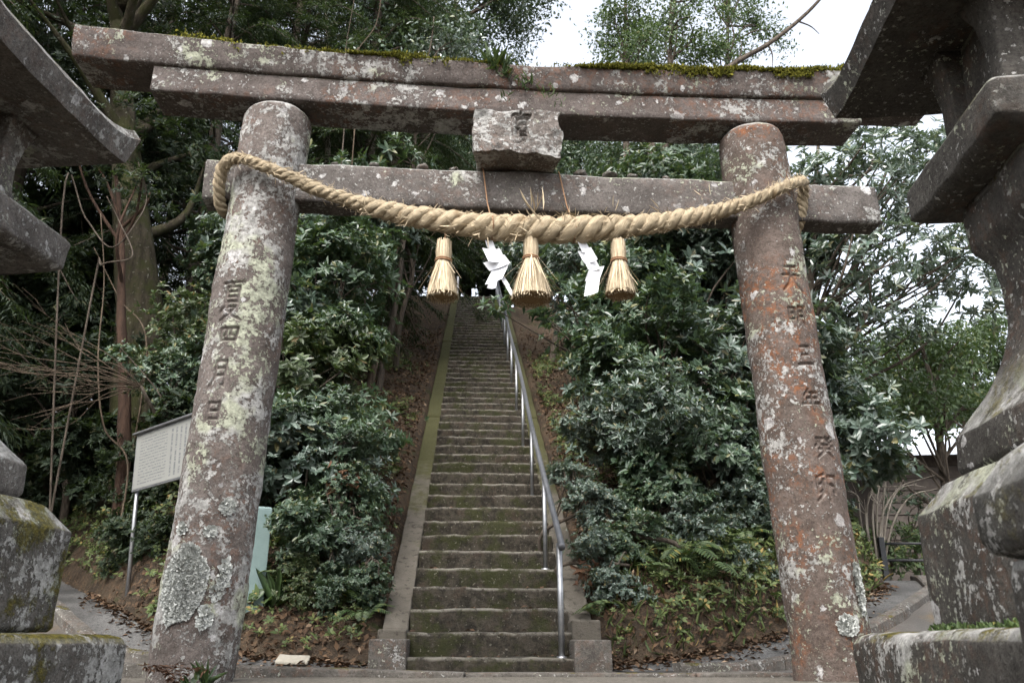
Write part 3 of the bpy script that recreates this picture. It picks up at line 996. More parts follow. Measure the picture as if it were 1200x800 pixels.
# foliose lichen rosettes on the pillars (leafy lobes standing off the stone)
def lichen_patch(side, th0, z0, rs_, rz_, n, seed):
    r = rng_(seed)
    q = r.uniform(-1, 1, (n * 2, 2))
    rad = np.hypot(q[:, 0], q[:, 1])
    edge = 1 + .13 * fbm(np.column_stack([q / np.maximum(rad[:, None], .01), 0 * rad]), 2.5, 3, seed)
    q = q[rad < edge * .95]
    th = th0 + q[:, 0] * rs_ / .24
    z = z0 + q[:, 1] * rz_
    rr = np.interp(z, [-.12, .0, .15, 3.6], [.238, .232, .229, .227]) + .003
    b0 = 1.80 if side < 0 else 1.815
    bx = side * (b0 - (b0 - 1.672) * z / 3.6)
    out = np.column_stack([np.sin(th), -np.cos(th), 0 * th])
    P = np.column_stack([bx, 0 * z, z]) + out * rr[:, None]
    tang = np.column_stack([np.cos(th), np.sin(th), 0 * th])
    rad2 = q + r.normal(0, .5, q.shape)
    D = unit(tang * rad2[:, :1] + np.array([0, 0, 1.]) * rad2[:, 1:] + out * .8)
    mb = MB().add(*leaves(r, P, D, out + r.normal(0, .35, P.shape), r.uniform(.012, .026, len(P)), 1.0, .25, .3))
    tag(mb.build('lichen', M['lichen'], pl if side < 0 else pr), kind='stuff')
lichen_patch(-1, R(-16), .50, .125, .205, 5600, 1)
lichen_patch(-1, R(20), .33, .035, .05, 110, 2)
lichen_patch(-1, R(30), .46, .03, .035, 70, 12)
lichen_patch(-1, R(-30), .80, .03, .03, 60, 13)
lichen_patch(-1, R(10), .78, .025, .025, 50, 14)
lichen_patch(-1, R(38), .56, .03, .08, 110, 3)
lichen_patch(-1, R(28), .92, .035, .04, 150, 4)
lichen_patch(1, R(4), .30, .055, .05, 420, 5)
lichen_patch(1, R(36), .50, .03, .14, 380, 6)

# small stones lying on the tie beam
for k, (px, sz) in enumerate([(-.98, .05), (-.66, .055), (-.45, .04), (.42, .06), (.62, .06), (.78, .045), (-1.25, .04), (1.02, .035)]):
    a = np.linspace(0, np.pi, 7)[1:-1]
    V, F = sqloft([(0, sz * .55), (sz * .3, sz * .75), (sz * .65, sz * .6), (sz * .9, sz * .25)], sz * .4, 3, .02, sz * .22, 400 + k, 20)
    o = MB().add(V, F).build('pebble', M['kerb'])
    o.location = torii.matrix_basis @ Vector((px, .0 - .045, 3.216))
    o.rotation_euler.z = k * 1.3
    tag(o, 'small loose stone lying on the tie beam of the stone gate', 'stone', 'loose stones on the tie beam')

# ------------------------------------------------------------------ straw rope with tassels and paper
rope = thing('straw_rope', 'thick twisted rice straw rope slung across the stone gate', 'rope', (.05, 5.0, 0), TA)
ctr = [(-1.90, .10, 2.885), (-1.955, -.03, 2.875), (-1.962, -.13, 2.95), (-1.938, -.21, 3.06), (-1.87, -.265, 3.11), (-1.762, -.295, 3.092), (-1.62, -.305, 3.03), (-1.50, -.30, 2.985), (-1.35, -.275, 2.926), (-1.162, -.245, 2.872), (-.89, -.225, 2.808), (-.616, -.21, 2.765), (-.286, -.2, 2.73), (.045, -.2, 2.722), (.38, -.2, 2.734), (.72, -.205, 2.768), (1.06, -.225, 2.825), (1.343, -.262, 2.89), (1.566, -.3, 2.962), (1.72, -.30, 3.045), (1.86, -.255, 3.12), (1.935, -.19, 3.16), (1.955, -.11, 3.1), (1.95, -.06, 2.97), (1.93, .05, 2.87)]
CL = catmull(ctr, 420)
seg = np.linalg.norm(np.diff(CL, axis=0), axis=1)
sl = np.concatenate([[0], np.cumsum(seg)])
CL = np.column_stack([np.interp(np.linspace(0, sl[-1], 420), sl, CL[:, k]) for k in range(3)])
sl = np.linspace(0, sl[-1], 420)
Rr = np.interp(CL[:, 0], [-2, -1.5, -.9, -.3, .1, .5, 1.1, 1.6, 2], [.034, .037, .054, .080, .086, .078, .053, .040, .031])
Rr = np.where((np.arange(420) < 60), np.minimum(Rr, .036), Rr)
Rr = Rr * (1 + .07 * fbm(np.column_stack([np.linspace(0, 40, 420), np.zeros(420), np.zeros(420)]), 1, 2, 12))
T = unit(np.gradient(CL, axis=0))
N0 = unit(np.cross(T, np.array([0, 1., 0])))
B0 = np.cross(T, N0)
pitch = 3.9 * Rr
phase = np.concatenate([[0], np.cumsum(np.diff(sl) / ((pitch[1:] + pitch[:-1]) / 2))]) * 2 * np.pi
phase = phase + .35 * fbm(np.column_stack([np.linspace(0, 22, 420), np.zeros(420), np.zeros(420)]), 1, 2, 19)
rr = rng_(8)
for s in range(3):
    a = -phase + s * 2 * np.pi / 3
    wob = 1 + .06 * fbm(np.column_stack([sl * 9, 0 * sl + s, 0 * sl]), 1, 2, 4)
    C = CL + (np.cos(a)[:, None] * N0 + np.sin(a)[:, None] * B0) * (Rr * .52 * wob)[:, None]
    sides = 14
    V, F = tube(C, Rr * .58 * wob, sides)
    ui = np.repeat(sl * 6, sides)
    vi = np.tile(np.arange(sides) / sides, 420) + np.repeat(sl * 1.6, sides)
    V = V + .0065 * np.column_stack([vnoise(np.column_stack([ui * 1.2, vi * 26, 0 * ui + q * 9 + s]), q) for q in range(3)])
    MB().add(V, F, None, np.column_stack([ui, vi])).build('strand', M['straw'], rope)
# loose straw ends
b = MB()
n = 2200
i = rr.integers(30, 400, n)
a = rr.uniform(0, 2 * np.pi, n)
out = np.cos(a)[:, None] * N0[i] + np.sin(a)[:, None] * B0[i]
P = CL[i] + out * (Rr[i] * .95)[:, None]
D = unit(T[i] * rr.choice([-1, 1], n)[:, None] * rr.uniform(.4, 1.6, n)[:, None] + out * rr.uniform(.25, .8, n)[:, None] + rr.normal(0, .25, (n, 3)))
L = rr.uniform(.02, .065, n)
for (x, k, lo, hi) in ((-.45, 14, .05, .11), (.3, 14, .05, .11), (.55, 10, .05, .1), (-1.0, 8, .04, .09), (0.08, 9, .10, .2), (-.28, 16, .08, .15), (-.05, 14, .07, .13), (-.75, 5, .05, .1), (.9, 4, .05, .1), (1.2, 4, .05, .1)):
    j = np.argmin(np.abs(CL[100:, 0] - x)) + 100
    sgn = -1 if x < 0.05 else 1
    P = np.vstack([P, CL[j] + rr.normal(0, .03, (k, 3)) + [0, -.06, sgn * .05]])
    D = np.vstack([D, unit(rr.normal(0, .55, (k, 3)) + [-.5, -.5, sgn * .55])])
    L = np.concatenate([L, rr.uniform(lo, hi, k)])
V, F, A = leaves(rr, P, D, rr.normal(0, 1, P.shape), L, .055, .02, .15)
b.add(V, F, A)
tag(b.build('loose_straw', M['straw'], rope), kind='stuff')

def tassel(x, ztop, ztie, zbot, rb, label, seed, nst=420):
    r = rng_(seed)
    root = thing('straw_tassel', label, 'tassel', torii.matrix_basis @ Vector((x, -.2, zbot)), TA, 'straw tassels on the rope')
    h, ht = ztop - zbot, ztie - zbot
    b = MB()
    for k in range(nst):
        a, q = r.uniform(0, 2 * np.pi), math.sqrt(r.uniform(.25, 1))
        zz = np.array([h * r.uniform(.96, 1.04), h * .8, ht, ht * .5, r.uniform(-.012, .02)])
        rad = np.array([.047, .05, .045, .045 + (rb - .045) * .58, rb]) * q * r.uniform(.93, 1.07)
        aa = a + np.cumsum(r.normal(0, .05, 5))
        pts = np.column_stack([np.cos(aa) * rad, np.sin(aa) * rad, zz])
        tng = np.array([-math.sin(a), math.cos(a), 0]) * .0028
        V = np.concatenate([pts - tng, pts + tng])
        F = np.array([[j, j + 1, j + 6, j + 5] for j in range(4)])
        b.add(V, F, r.uniform(.05, 1), np.column_stack([np.concatenate([zz, zz]) * 4, np.full(10, k * .37)]))
    for k in range(14):   # stray straws
        a = r.uniform(0, 2 * np.pi)
        o_ = np.array([math.cos(a), math.sin(a), 0])
        p0, p1 = o_ * .045 + [0, 0, ht * r.uniform(.8, 1.1)], o_ * rb * r.uniform(1.15, 1.6) + [0, 0, r.uniform(.0, ht * .45)]
        tng = np.array([-math.sin(a), math.cos(a), 0]) * .003
        b.add(np.array([p0 - tng, p1 - tng, p1 + tng, p0 + tng]), np.array([[0, 1, 2, 3]]), .8, np.full((4, 2), k * .3))
    tag(b.build('straw_bundle', M['straw'], root, False), kind='stuff')
    zz = np.array([h * .97, h * .8, ht, ht * .5, .012])
    rad = np.array([.036, .044, .040, .04 + (rb - .045) * .55, rb * .93])
    V, F = tube(np.column_stack([0 * zz, 0 * zz, zz]), rad, 24)
    MB().add(rough(V, .003, 30, seed), F[:1] + [F[1]], None, np.column_stack([V[:, 2] * 4, np.arctan2(V[:, 1], V[:, 0])])).build('core', M['straw'], root)
    V, F = tube(np.array([[0, 0, .018], [0, 0, .006]]), [rb * .9, rb * .88], 24)
    MB().add(rough(V, .006, 40, seed), F).build('cut_end', M['straw_tip'], root, False)
    a = np.linspace(0, 2 * np.pi, 25)
    for dz in (0, .011):
        pts = np.column_stack([np.cos(a) * .05, np.sin(a) * .05, ht + dz + .002 * np.sin(a * 2)])
        MB().add(*tube(pts, .006, 6)).build('tie_cord', M['cord'], root)
    pts = [(0, 0, h * .95), (.006, 0, h + .04), (0, 0, h + .16)]
    MB().add(*tube(pts, .006, 6)).build('hanging_cord', M['cord'], root)
    return root
tassel(-.50, 2.605, 2.47, 2.225, .102, 'ragged straw tassel with stray straws, outermost beside the zigzag paper near the left pillar', 1)
tassel(.055, 2.64, 2.505, 2.225, .138, 'widest straw tassel, hanging between the two white paper streamers', 2, 520)
tassel(.625, 2.65, 2.51, 2.275, .104, 'neat straw tassel, outermost on the side of the right pillar', 3)

def shide(x, ztop, panels, label, seed):
    """zigzag paper streamer: folded panels, each turned a little"""
    root = thing('paper_streamer', label, 'paper streamer', torii.matrix_basis @ Vector((x, -.2, ztop)), TA, 'zigzag paper streamers')
    for (cx, cz, w_, h_, sk, yaw, dy) in panels:
        ca, sa = math.cos(yaw), math.sin(yaw)
        P = []
        n = 6
        for j in range(n):
            for k in range(n):
                u, v = j / (n - 1) - .5, k / (n - 1) - .5
                px = cx + u * w_ + v * sk
                pz = cz + v * h_ + u * .25 * w_
                bow = .012 * math.cos(u * 3) + .008 * v
                P.append((px * 1.0 - (cx) + cx, dy + sa * u * w_ + bow, pz))
        P = np.array(P)
        F = grid_faces(n, n)
        th_ = np.array([0, .0012, 0])
        b = MB().add(P, F[:, ::-1]).add(P + th_, F)
        b.build('paper_fold', M['paper'], root, False)
    MB().add(*tube([(.0, 0, .01), (.0, .01, .09)], .003, 5)).build('thread', M['cord'], root)
    return root
shide(-.175, 2.61, [(-.028, -.015, .05, .08, -.025, .4, 0), (-.005, -.085, .115, .095, -.04, .5, -.012), (.012, -.135, .13, .06, -.04, -.5, .0), (.018, -.205, .105, .12, .05, -.4, .006), (-.012, -.275, .055, .08, .02, .5, -.005), (.062, -.255, .03, .07, -.04, .3, .004), (.092, -.315, .026, .085, -.045, .2, .0)],
      'white zigzag paper streamer with a torn trailing strip hanging from the straw rope', 1)
shide(.43, 2.63, [(-.028, -.02, .06, .08, -.03, .4, 0), (-.008, -.085, .08, .09, -.04, -.4, -.008), (.018, -.14, .085, .08, -.03, .4, .0), (.035, -.205, .10, .11, .04, .5, .004), (.015, -.295, .085, .12, .02, -.3, -.004)],
      'white zigzag paper streamer in one broad ribbon hanging from the straw rope', 2)
for (xa, xb, lab) in ((-.255, -.205, 'thin brown cord tying rope to tie beam beside the torn paper streamer'), (.262, .325, 'thin brown cord with a knot tying rope to tie beam, nearer the right pillar')):
    b = MB().add(*tube([(xa + .01, .06, 3.222), (xa, -.09, 3.226), (xa + .004, -.10, 3.2), (xb - .02, -.13, 2.95), (xb, -.2, 2.80), (xb + .01, -.285, 2.76), (xb + .015, -.29, 2.70), (xb + .01, -.2, 2.632)], .0045, 6))
    o = b.build('cord', M['cord'])
    o.matrix_basis = torii.matrix_basis
    if xa > 0:
        V, F = sqloft([(-.014, .006), (0, .016), (.014, .006)], .006, 3, .01, .003, 5, 30)
        kn = MB().add(V + [xb - .002, -.2, 2.815], F).build('knot', M['cord'], o)
    tag(o, lab, 'cord')

# ------------------------------------------------------------------ stone lanterns
def lantern(name_label, loc, rz, plinth, mats, seed, roofw=.515, pw=0.):
    root = thing('stone_lantern', name_label, 'stone lantern', loc, rz, 'stone lanterns flanking the approach')
    ms, mp = mats
    sw, bw, fw = plinth
    z0 = -.9 - loc[2]
    V, F = sqloft([(z0 - .05, sw + .2), (z0 + .5, sw + .2), (z0 + .52, sw + .18)], .03, 12, .06, .01, seed + 1)
    MB().add(V, F).build('foundation', mp, root)
    V, F = sqloft([(z0 + .523, sw), (.20, sw), (.225, sw - .018), (.233, sw - .05), (.235, sw - .2)], .02, 14, .035, .007, seed + 2)
    MB().add(V, F).build('lower_plinth', mp, root)
    V, F = sqloft([(.238, bw - .015), (.255, bw), (.605, bw), (.70, bw - .075), (.712, bw - .12)], .022, 12, .03, .006, seed + 3)
    MB().add(V, F).build('upper_plinth', mp, root)
    prof = [(.713, fw - .015), (.74, fw), (.84, fw), (.855, fw - .012)]
    for t in np.linspace(0, 1, 12)[1:]:
        prof.append((.855 + .40 * t, .172 + (fw - .012 - .172) * (1 - t) ** 1.9))
    prof += [(1.33, .172), (1.40, .18), (1.44, .205), (1.48, .228), (1.60, .232), (1.637, .225)]
    V, F = sqloft(prof, .02, 8, .025, .006, seed + 4)
    MB().add(V, F).build('shaft', ms, root)
    V, F = sqloft([(1.64, .315 + pw), (1.665, .348 + pw), (1.78, .352 + pw), (1.80, .34 + pw), (1.803, .2)], .02, 12, .03, .006, seed + 5)
    MB().add(V, F).build('platform', ms, root)
    # fire box: corner posts that flare at foot and head around a recessed chamber
    V, F = sqloft([(1.806, .175), (2.235, .175)], .01, 8, .04, .004, seed + 6)
    MB().add(V, F).build('chamber', ms, root)
    for sx in (-1, 1):
        for sy in (-1, 1):
            V, F = sqloft([(1.807, .085), (1.86, .07), (1.95, .05), (2.05, .047), (2.15, .058), (2.236, .085)], .012, 4, .03, .004, seed + 7 + sx * 2 + sy)
            MB().add(V + [sx * .175, sy * .175, 0], F).build('corner_post', ms, root)
    # roof: thick eaves, corners swept up, hollow-curved slopes
    n = 33
    t = np.linspace(-1, 1, n)
    U, W_ = np.meshgrid(t, t)
    m = np.maximum(np.abs(U), np.abs(W_))
    corner = (np.abs(U) * np.abs(W_)) ** 4
    zt = 2.24 + .125 + .46 * (1 - m) ** 1.35 + .06 * corner ** 1.6
    zbm = 2.235 + .012 * corner
    ext = 1 + .03 * corner
    top = np.column_stack([(U * roofw * ext).ravel(), (W_ * roofw * ext).ravel(), zt.ravel()])
    bot = np.column_stack([(U * roofw * .955 * ext).ravel(), (W_ * roofw * .955 * ext).ravel(), zbm.ravel()])
    b = MB()
    ring = np.concatenate([np.arange(n), np.arange(1, n) * n + n - 1, (n - 1) * n + np.arange(n - 1)[::-1], (np.arange(1, n - 1) * n)[::-1]])
    nn = n * n
    rim = top[ring] - [0, 0, .035]
    rim[:, :2] *= 1.012
    top[ring, :2] *= .965
    V = np.concatenate([top, bot, rim])
    k2 = np.arange(len(ring)) + 2 * nn
    side = np.concatenate([np.stack([ring, np.roll(ring, -1), np.roll(k2, -1), k2], 1)[:, ::-1], np.stack([k2, np.roll(k2, -1), np.roll(ring, -1) + nn, ring + nn], 1)[:, ::-1]])
    V = rough(V, .005, 7, seed + 20)
    b.add(V, [grid_faces(n, n), grid_faces(n, n)[:, ::-1] + nn, side])
    roof_o = b.build('roof', ms, root, False)
    V, F = sqloft([(2.80, .09), (2.86, .11), (2.89, .06), (2.93, .1), (3.02, .115), (3.1, .08), (3.17, .01)], .1, 5, .03, .003, seed + 30)
    MB().add(V, F).build('finial', ms, roof_o)
    return root
LR = lantern('dark stone lantern beside the torii pillar streaked with orange', (1.80, 2.375, 0), R(-5), (.67, .4635, .348), (M['lantern_r'], M['lantern_r']), 500)
LL = lantern('grey stone lantern with mossy plinth beside the notice board', (-2.30, 2.80, 0), R(-5), (.735, .545, .41), (M['lantern_l'], M['plinth_l']), 700, pw=.05)
# moss / weeds in the joint of the right plinth
r = rng_(9)
P = np.column_stack([r.uniform(-.4, -.12, 160), np.full(160, .475) * -1, np.full(160, .238)])
P2 = np.column_stack([np.full(160, -.47), r.uniform(-.3, .42, 160), np.full(160, .238)])
b = MB().add(*tufts(np.vstack([P, P2]), r, .8, .022, 4, .5))
o = b.build('joint_weeds', M['leaf_ground'], LR)
tag(o, kind='stuff')

# low stone post nearer the camera, wider cap on a narrower shaft
pz = thing('stone_post', 'dark low stone post with a broad rounded cap in front of the lantern', 'stone post', (1.115, 1.45, -.9), R(-6))
V, F = sqloft([(0, .2), (.9, .19), (1.21, .188), (1.245, .18)], .03, 8, .05, .006, 61)
MB().add(V, F).build('shaft', M['old_stone'], pz)
V, F = sqloft([(1.25, .16), (1.262, .20), (1.285, .212), (1.37, .214), (1.44, .17), (1.485, .11), (1.50, .06)], .014, 8, .03, .005, 62)
MB().add(V, F).build('cap', M['old_stone'], pz)

# ------------------------------------------------------------------ notice board and blue marker
sd = np.array([.66, -.5]) / math.hypot(.66, .5)
sz = ground_z(-3.75, 8.36)
sg = thing('notice_board', 'pale metal notice board of small print on two thin posts', 'notice board', (-3.73, 8.3, sz), math.atan2(sd[1], sd[0]))
sg.rotation_euler = (Matrix.Rotation(-.06, 4, 'Y') @ Matrix.Rotation(math.atan2(sd[1], sd[0]), 4, 'Z')).to_euler()
h0, h1, L = 1.62 - sz, 2.2 - sz, 1.25
nx_ = 2
V, F = rbox((0, -.012, h0), (L, .012, h1), .004, .4, 0)
fr = MB().add(V, F).build('frame', M['metal'], sg, False)
pv = np.array([(.02, -.016, h0 + .02), (L - .02, -.016, h0 + .02), (L - .02, -.016, h1 - .02), (.02, -.016, h1 - .02)])
MB().add(pv, np.array([[0, 1, 2, 3]]), None, np.array([(0.001, 0.001), (1, 0), (1, 1), (0, 1)])).build('printed_panel', M['sign'], fr, False)
for x in (.03, L - .03):
    MB().add(*tube([(x, .03, -.3), (x, .03, h1)], .021, 10)).build('post', M['metal'], sg)
V, F = rbox((-.02, -.05, h1), (L + .02, .06, h1 + .02), .005, .4, 0)
MB().add(V, F).build('top_cap', M['metal'], sg, False)

bz = ground_z(-2.36, 7.62)
bp = thing('marker_pillar', 'pale blue green square marker pillar behind the left torii pillar', 'marker pillar', (-2.33, 7.62, bz), R(24))
V, F = rbox((-.13, -.13, -.2), (.13, .13, 1.34 - bz), .008, .2, .0015, 4, 2)
MB().add(V, F).build('body', M['blue_paint'], bp, False)
V, F = sqloft([(1.341 - bz, .13), (1.36 - bz, .12), (1.375 - bz, .03)], .006, 3, .1, 0)
MB().add(V, F).build('top', M['blue_paint'], bp, False)
r = rng_(12)
b = MB()
zt = 1.24 - bz
for k in range(9):
    z0 = zt - k * .085
    for q in range(4):
        a, c = r.uniform(-.035, .02), z0 - r.uniform(0, .055)
        if r.uniform() < .6:
            p = [(.1325, a, c), (.1325, a + r.uniform(.02, .045), c), (.1325, a + r.uniform(.02, .045), c + .006), (.1325, a, c + .006)]
        else:
            p = [(.1325, a, c - .03), (.1325, a + .006, c - .03), (.1325, a + .006, c), (.1325, a, c)]
        b.add(np.array(p), np.array([[0, 1, 2, 3]]))
b.build('faded_inscription', M['blue_ink'] if 'blue_ink' in M else mat_simple('weathered_blue_grey_ink', (.13, .2, .2), (.17, .25, .25)), bp, False)

#VEG
# ------------------------------------------------------------------ vegetation
def rosettes(r, C, A, nl, L, W=.36, simple=False, lo=40, hi=88, fold=.1, droop=.14):
    n = len(C)
    A = unit(A)
    ref = unit(np.cross(A, r.normal(0, 1, A.shape)))
    ref2 = np.cross(A, ref)
    az = (np.arange(nl)[None] * (2 * np.pi / nl) + r.uniform(0, 6.28, (n, 1)) + r.normal(0, .25, (n, nl)))
    th = np.radians(r.uniform(lo, hi, (n, nl)))
    rad = np.cos(az)[..., None] * ref[:, None] + np.sin(az)[..., None] * ref2[:, None]
    D = A[:, None] * np.cos(th)[..., None] + rad * np.sin(th)[..., None]
    Nn = A[:, None] * np.sin(th)[..., None] - rad * np.cos(th)[..., None] + r.normal(0, .16, D.shape)
    P = np.repeat(C[:, None], nl, 1) + A[:, None] * r.uniform(-.35, .1, (n, nl))[..., None] * np.mean(L)
    return leaves(r, P.reshape(-1, 3), D.reshape(-1, 3), Nn.reshape(-1, 3), (L * r.uniform(.55, 1.3, (n, 1)) * r.uniform(.7, 1.15, (n, nl))).ravel(), W, fold, droop, simple)

def shell(r, n, lo=.5):
    d = unit(r.normal(0, 1, (n, 3)))
    return d * r.uniform(lo ** 3, 1, (n, 1)) ** (1 / 3)

def leafy(r, lobes, per_m2, nl, L, W=.36, simple=False, pad=.3, kind='rosette'):
    """lobes: [(centre, (rx, ry, rz))] -> leaf geometry gathered in pads with gaps between, plus the pad centres"""
    b, hubs = MB(), []
    for c, rad in lobes:
        c, rad = np.asarray(c, float), np.asarray(rad, float)
        area = 4 * np.pi * np.mean(rad) ** 2
        ncl = max(4, int(area / (pad * pad * 2.2)))
        d = shell(r, ncl, .45)
        d[:, 2] = np.where(d[:, 2] < -.55, -d[:, 2] * .6, d[:, 2])
        cc = c + d * rad
        hubs.append(cc)
        nr = max(3, int(per_m2 * pad * pad * 2.4))
        q = r.normal(0, .5, (ncl, nr, 3)) * pad * [1, 1, .5]
        sz = r.uniform(.6, 1.3, (ncl, 1, 1))
        P = (cc[:, None] + q * sz).reshape(-1, 3)
        out = unit(np.repeat(d, nr, 0) * [1, 1, .6] + q.reshape(-1, 3) / pad * .45)
        if kind == 'rosette':
            A = out * .75 + np.array([0, -.12, .62]) + r.normal(0, .28, P.shape)
            b.add(*rosettes(r, P, A, nl, L, W, simple))
        else:
            P = np.repeat(P, nl, 0) + r.normal(0, L * .9, (len(P) * nl, 3))
            D = r.normal(0, 1, P.shape) + [0, 0, -.2]
            b.add(*leaves(r, P, D, r.normal(0, .8, P.shape) + [0, -.1, .8], L * r.uniform(.6, 1.25, len(P)), W, .08, .1, simple))
    return b, np.concatenate(hubs)

def limb_mesh(r, root, hubs, fork, r0, k=14, wander=.12):
    """stem from root to fork, then limbs out to some of the hubs"""
    b = MB()
    root, fork = np.asarray(root, float), np.asarray(fork, float)
    pts = catmull([root - [0, 0, .25], root + (fork - root) * .35 + r.normal(0, wander, 3) * [1, 1, .2], root + (fork - root) * .7 + r.normal(0, wander, 3) * [1, 1, .2], fork], 14)
    b.add(*tube(pts, np.linspace(r0 * 1.15, r0 * .6, 14), 9))
    idx = r.permutation(len(hubs))[:k]
    for i in idx:
        s = pts[r.integers(6, 14)]
        e = hubs[i]
        mid = (s + e) / 2 + r.normal(0, .12, 3) * np.linalg.norm(e - s) + [0, 0, .1]
        q = catmull([s, mid, e], 9)
        b.add(*tube(q, np.linspace(r0 * .38, .006, 9), 5, False))
    return b

# shared crowns for shrubs (about 2 m across)
crown_me = []
for k in range(9):
    r = rng_(900 + k)
    lobes = [((0, 0, 0), (.8, .75, .7))] + [(shell(r, 1, .75)[0] * [.9, .85, .7], (r.uniform(.25, .5), r.uniform(.25, .5), r.uniform(.2, .4))) for _ in range(7)]
    b, hubs = leafy(r, lobes, (78, 52, 64)[k % 3], 8, (.100, .115, .086)[(k // 3) % 3], (.44, .40, .48)[k % 3], False, (.26, .34, .22)[k % 3])
    me = b.mesh('crown', False)
    me.materials.append(M[('leaf_gloss', 'leaf_blue', 'leaf_gloss', 'leaf_warm')[k % 4]])
    crown_me.append((me, hubs))
pale_me = []
for k in range(0):
    r = rng_(950 + k)
    lobes = [((0, 0, 0), (.8, .8, .7))] + [(shell(r, 1, .7)[0] * [.8, .7, .6], (.4, .4, .34)) for _ in range(4)]
    b, hubs = leafy(r, lobes, 40, 8, .135, .34, False, .26)
    me = b.mesh('crown', False)
    me.materials.append(M['leaf_pale'])
    pale_me.append((me, hubs))

def shrub(name, label, cat, group, px, py, D, s, variant, seed, meshes=crown_me, bark='bark', sq=(1, 1, 1), foot=None):
    r = rng_(seed)
    c = at(px, py, D)
    fx, fy = (c[0] + r.uniform(-.3, .3), c[1] + r.uniform(.1, .5)) if foot is None else foot
    g = ground_z(fx, fy)
    root = thing(name, label, cat, (fx, fy, g), 0, group)
    me, hubs = meshes[variant % len(meshes)]
    cr = link('crown', me, root)
    cr.location = c - np.array([fx, fy, g])
    rz = r.uniform(0, 6.28)
    cr.rotation_euler = (r.uniform(-.15, .15), r.uniform(-.15, .15), rz)
    cr.scale = (s * sq[0], s * sq[1], s * sq[2])
    tag(cr, kind='stuff')
    m = Matrix.LocRotScale(cr.location, cr.rotation_euler, cr.scale)
    H = np.array([m @ Vector(h) for h in hubs])
    H = H[H[:, 2] > .1]
    fk = np.array(cr.location) - [0, 0, .35 * s]
    fk[2] = max(fk[2], .15)
    if len(H):
        limb_mesh(r, (0, 0, 0), H, fk, .035 * s + .012, 16).build('stem', M[bark], root)
    return root

LEFT = [(388, 330, 9.6, 1.0), (335, 285, 10.6, 1.2), (395, 405, 9.1, .6), (345, 440, 8.6, .9), (385, 500, 8.2, .68), (340, 540, 8.2, .8), (405, 582, 7.9, .46),
        (240, 400, 9.5, .8), (200, 445, 9.1, .6), (268, 300, 11.4, .75), (420, 262, 12.2, 1.1), (370, 620, 7.8, .5), (475, 262, 15, 1.1), (390, 240, 13, 1.4), (300, 400, 9.6, 1.0), (318, 590, 8.6, .7),
        (356, 680, 7.6, .33), (395, 690, 7.5, .28), (432, 688, 7.4, .24), (415, 645, 7.7, .3)]
def shrub_label(a, k, left):
    size = 'tiny' if a[3] < .36 else 'small' if a[3] < .75 else ('large' if a[3] > 1.1 else 'bushy')
    hue = (('dark green', 'bluish green', 'deep green', 'olive green') if left else ('bluish green', 'bluish green', 'dark green', 'bluish green'))[k % 9 % 4]
    hgt = 'edge of the gutter' if a[2] < 7.95 else 'foot of the bank' if a[2] < 8.95 else ('middle of the bank' if a[2] < 10.5 else 'top of the bank')
    if left:
        place = 'touching the left pillar' if a[0] < 300 else ('behind the marker pillar' if a[0] < 370 else 'beside the left stair kerb')
    else:
        place = 'beside the handrail' if a[0] < 740 else ('between handrail and right pillar' if a[0] < 860 else 'behind the right pillar')
    return '%s %s glossy shrub %s, %s' % (size, hue, place, hgt)
for k, a in enumerate(LEFT):
    shrub('evergreen_shrub', shrub_label(a, k, True), 'shrub', 'glossy shrubs on the bank beside the notice board', *a, k, 1000 + k, foot=(at(a[0], a[1], a[2])[0], a[2] + .3) if a[0] < 440 else None)
blue_me = []
for j, (me, hubs) in enumerate(crown_me):
    m2 = me.copy()
    m2.materials.clear()
    m2.materials.append(M[('leaf_blue', 'leaf_blue', 'leaf_gloss', 'leaf_blue')[j % 4]])  # right bank crowns: haze and sky gloss put into the leaf colour
    blue_me.append((m2, hubs))
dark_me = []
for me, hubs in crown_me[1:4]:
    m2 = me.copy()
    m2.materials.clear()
    m2.materials.append(M['leaf_dark'])  # crown copies with deep shade put into darker leaves
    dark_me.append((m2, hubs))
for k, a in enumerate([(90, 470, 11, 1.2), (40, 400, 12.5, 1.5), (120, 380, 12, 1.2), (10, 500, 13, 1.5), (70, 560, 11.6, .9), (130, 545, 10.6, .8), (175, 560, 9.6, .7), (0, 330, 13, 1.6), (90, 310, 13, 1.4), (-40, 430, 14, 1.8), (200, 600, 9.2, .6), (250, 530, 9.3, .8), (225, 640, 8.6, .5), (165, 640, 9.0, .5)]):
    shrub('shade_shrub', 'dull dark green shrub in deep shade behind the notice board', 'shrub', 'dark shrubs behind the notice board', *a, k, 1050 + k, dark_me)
RIGHT = [(735, 335, 10.4, 1.15), (805, 320, 10.2, 1.2), (690, 300, 12.5, 1.2), (870, 300, 10.8, 1.2), (775, 415, 9.3, 1.05), (845, 430, 9.3, 1.15), (715, 415, 10.0, .75), (895, 440, 9.8, 1.1),
         (765, 500, 8.9, .8), (835, 525, 8.9, .95), (905, 545, 9.3, .85), (715, 500, 9.2, .55), (965, 500, 10.4, 1.05), (750, 250, 13.5, 1.5), (850, 235, 13.5, 1.5), (650, 265, 16, 1.4), (940, 590, 9.8, .7), (870, 600, 8.9, .5), (780, 585, 8.5, .5), (688, 590, 8.2, .3), (700, 640, 7.85, .28), (722, 690, 7.6, .27), (745, 635, 8.0, .38), (865, 670, 8.2, .38), (800, 630, 8.4, .45), (905, 640, 8.9, .45), (668, 560, 8.4, .25)]
for k, a in enumerate(RIGHT):
    shrub('evergreen_shrub', shrub_label(a, k + 2, False), 'shrub', 'glossy shrubs on the bank beside the handrail', *a, k + 2, 1100 + k, blue_me)
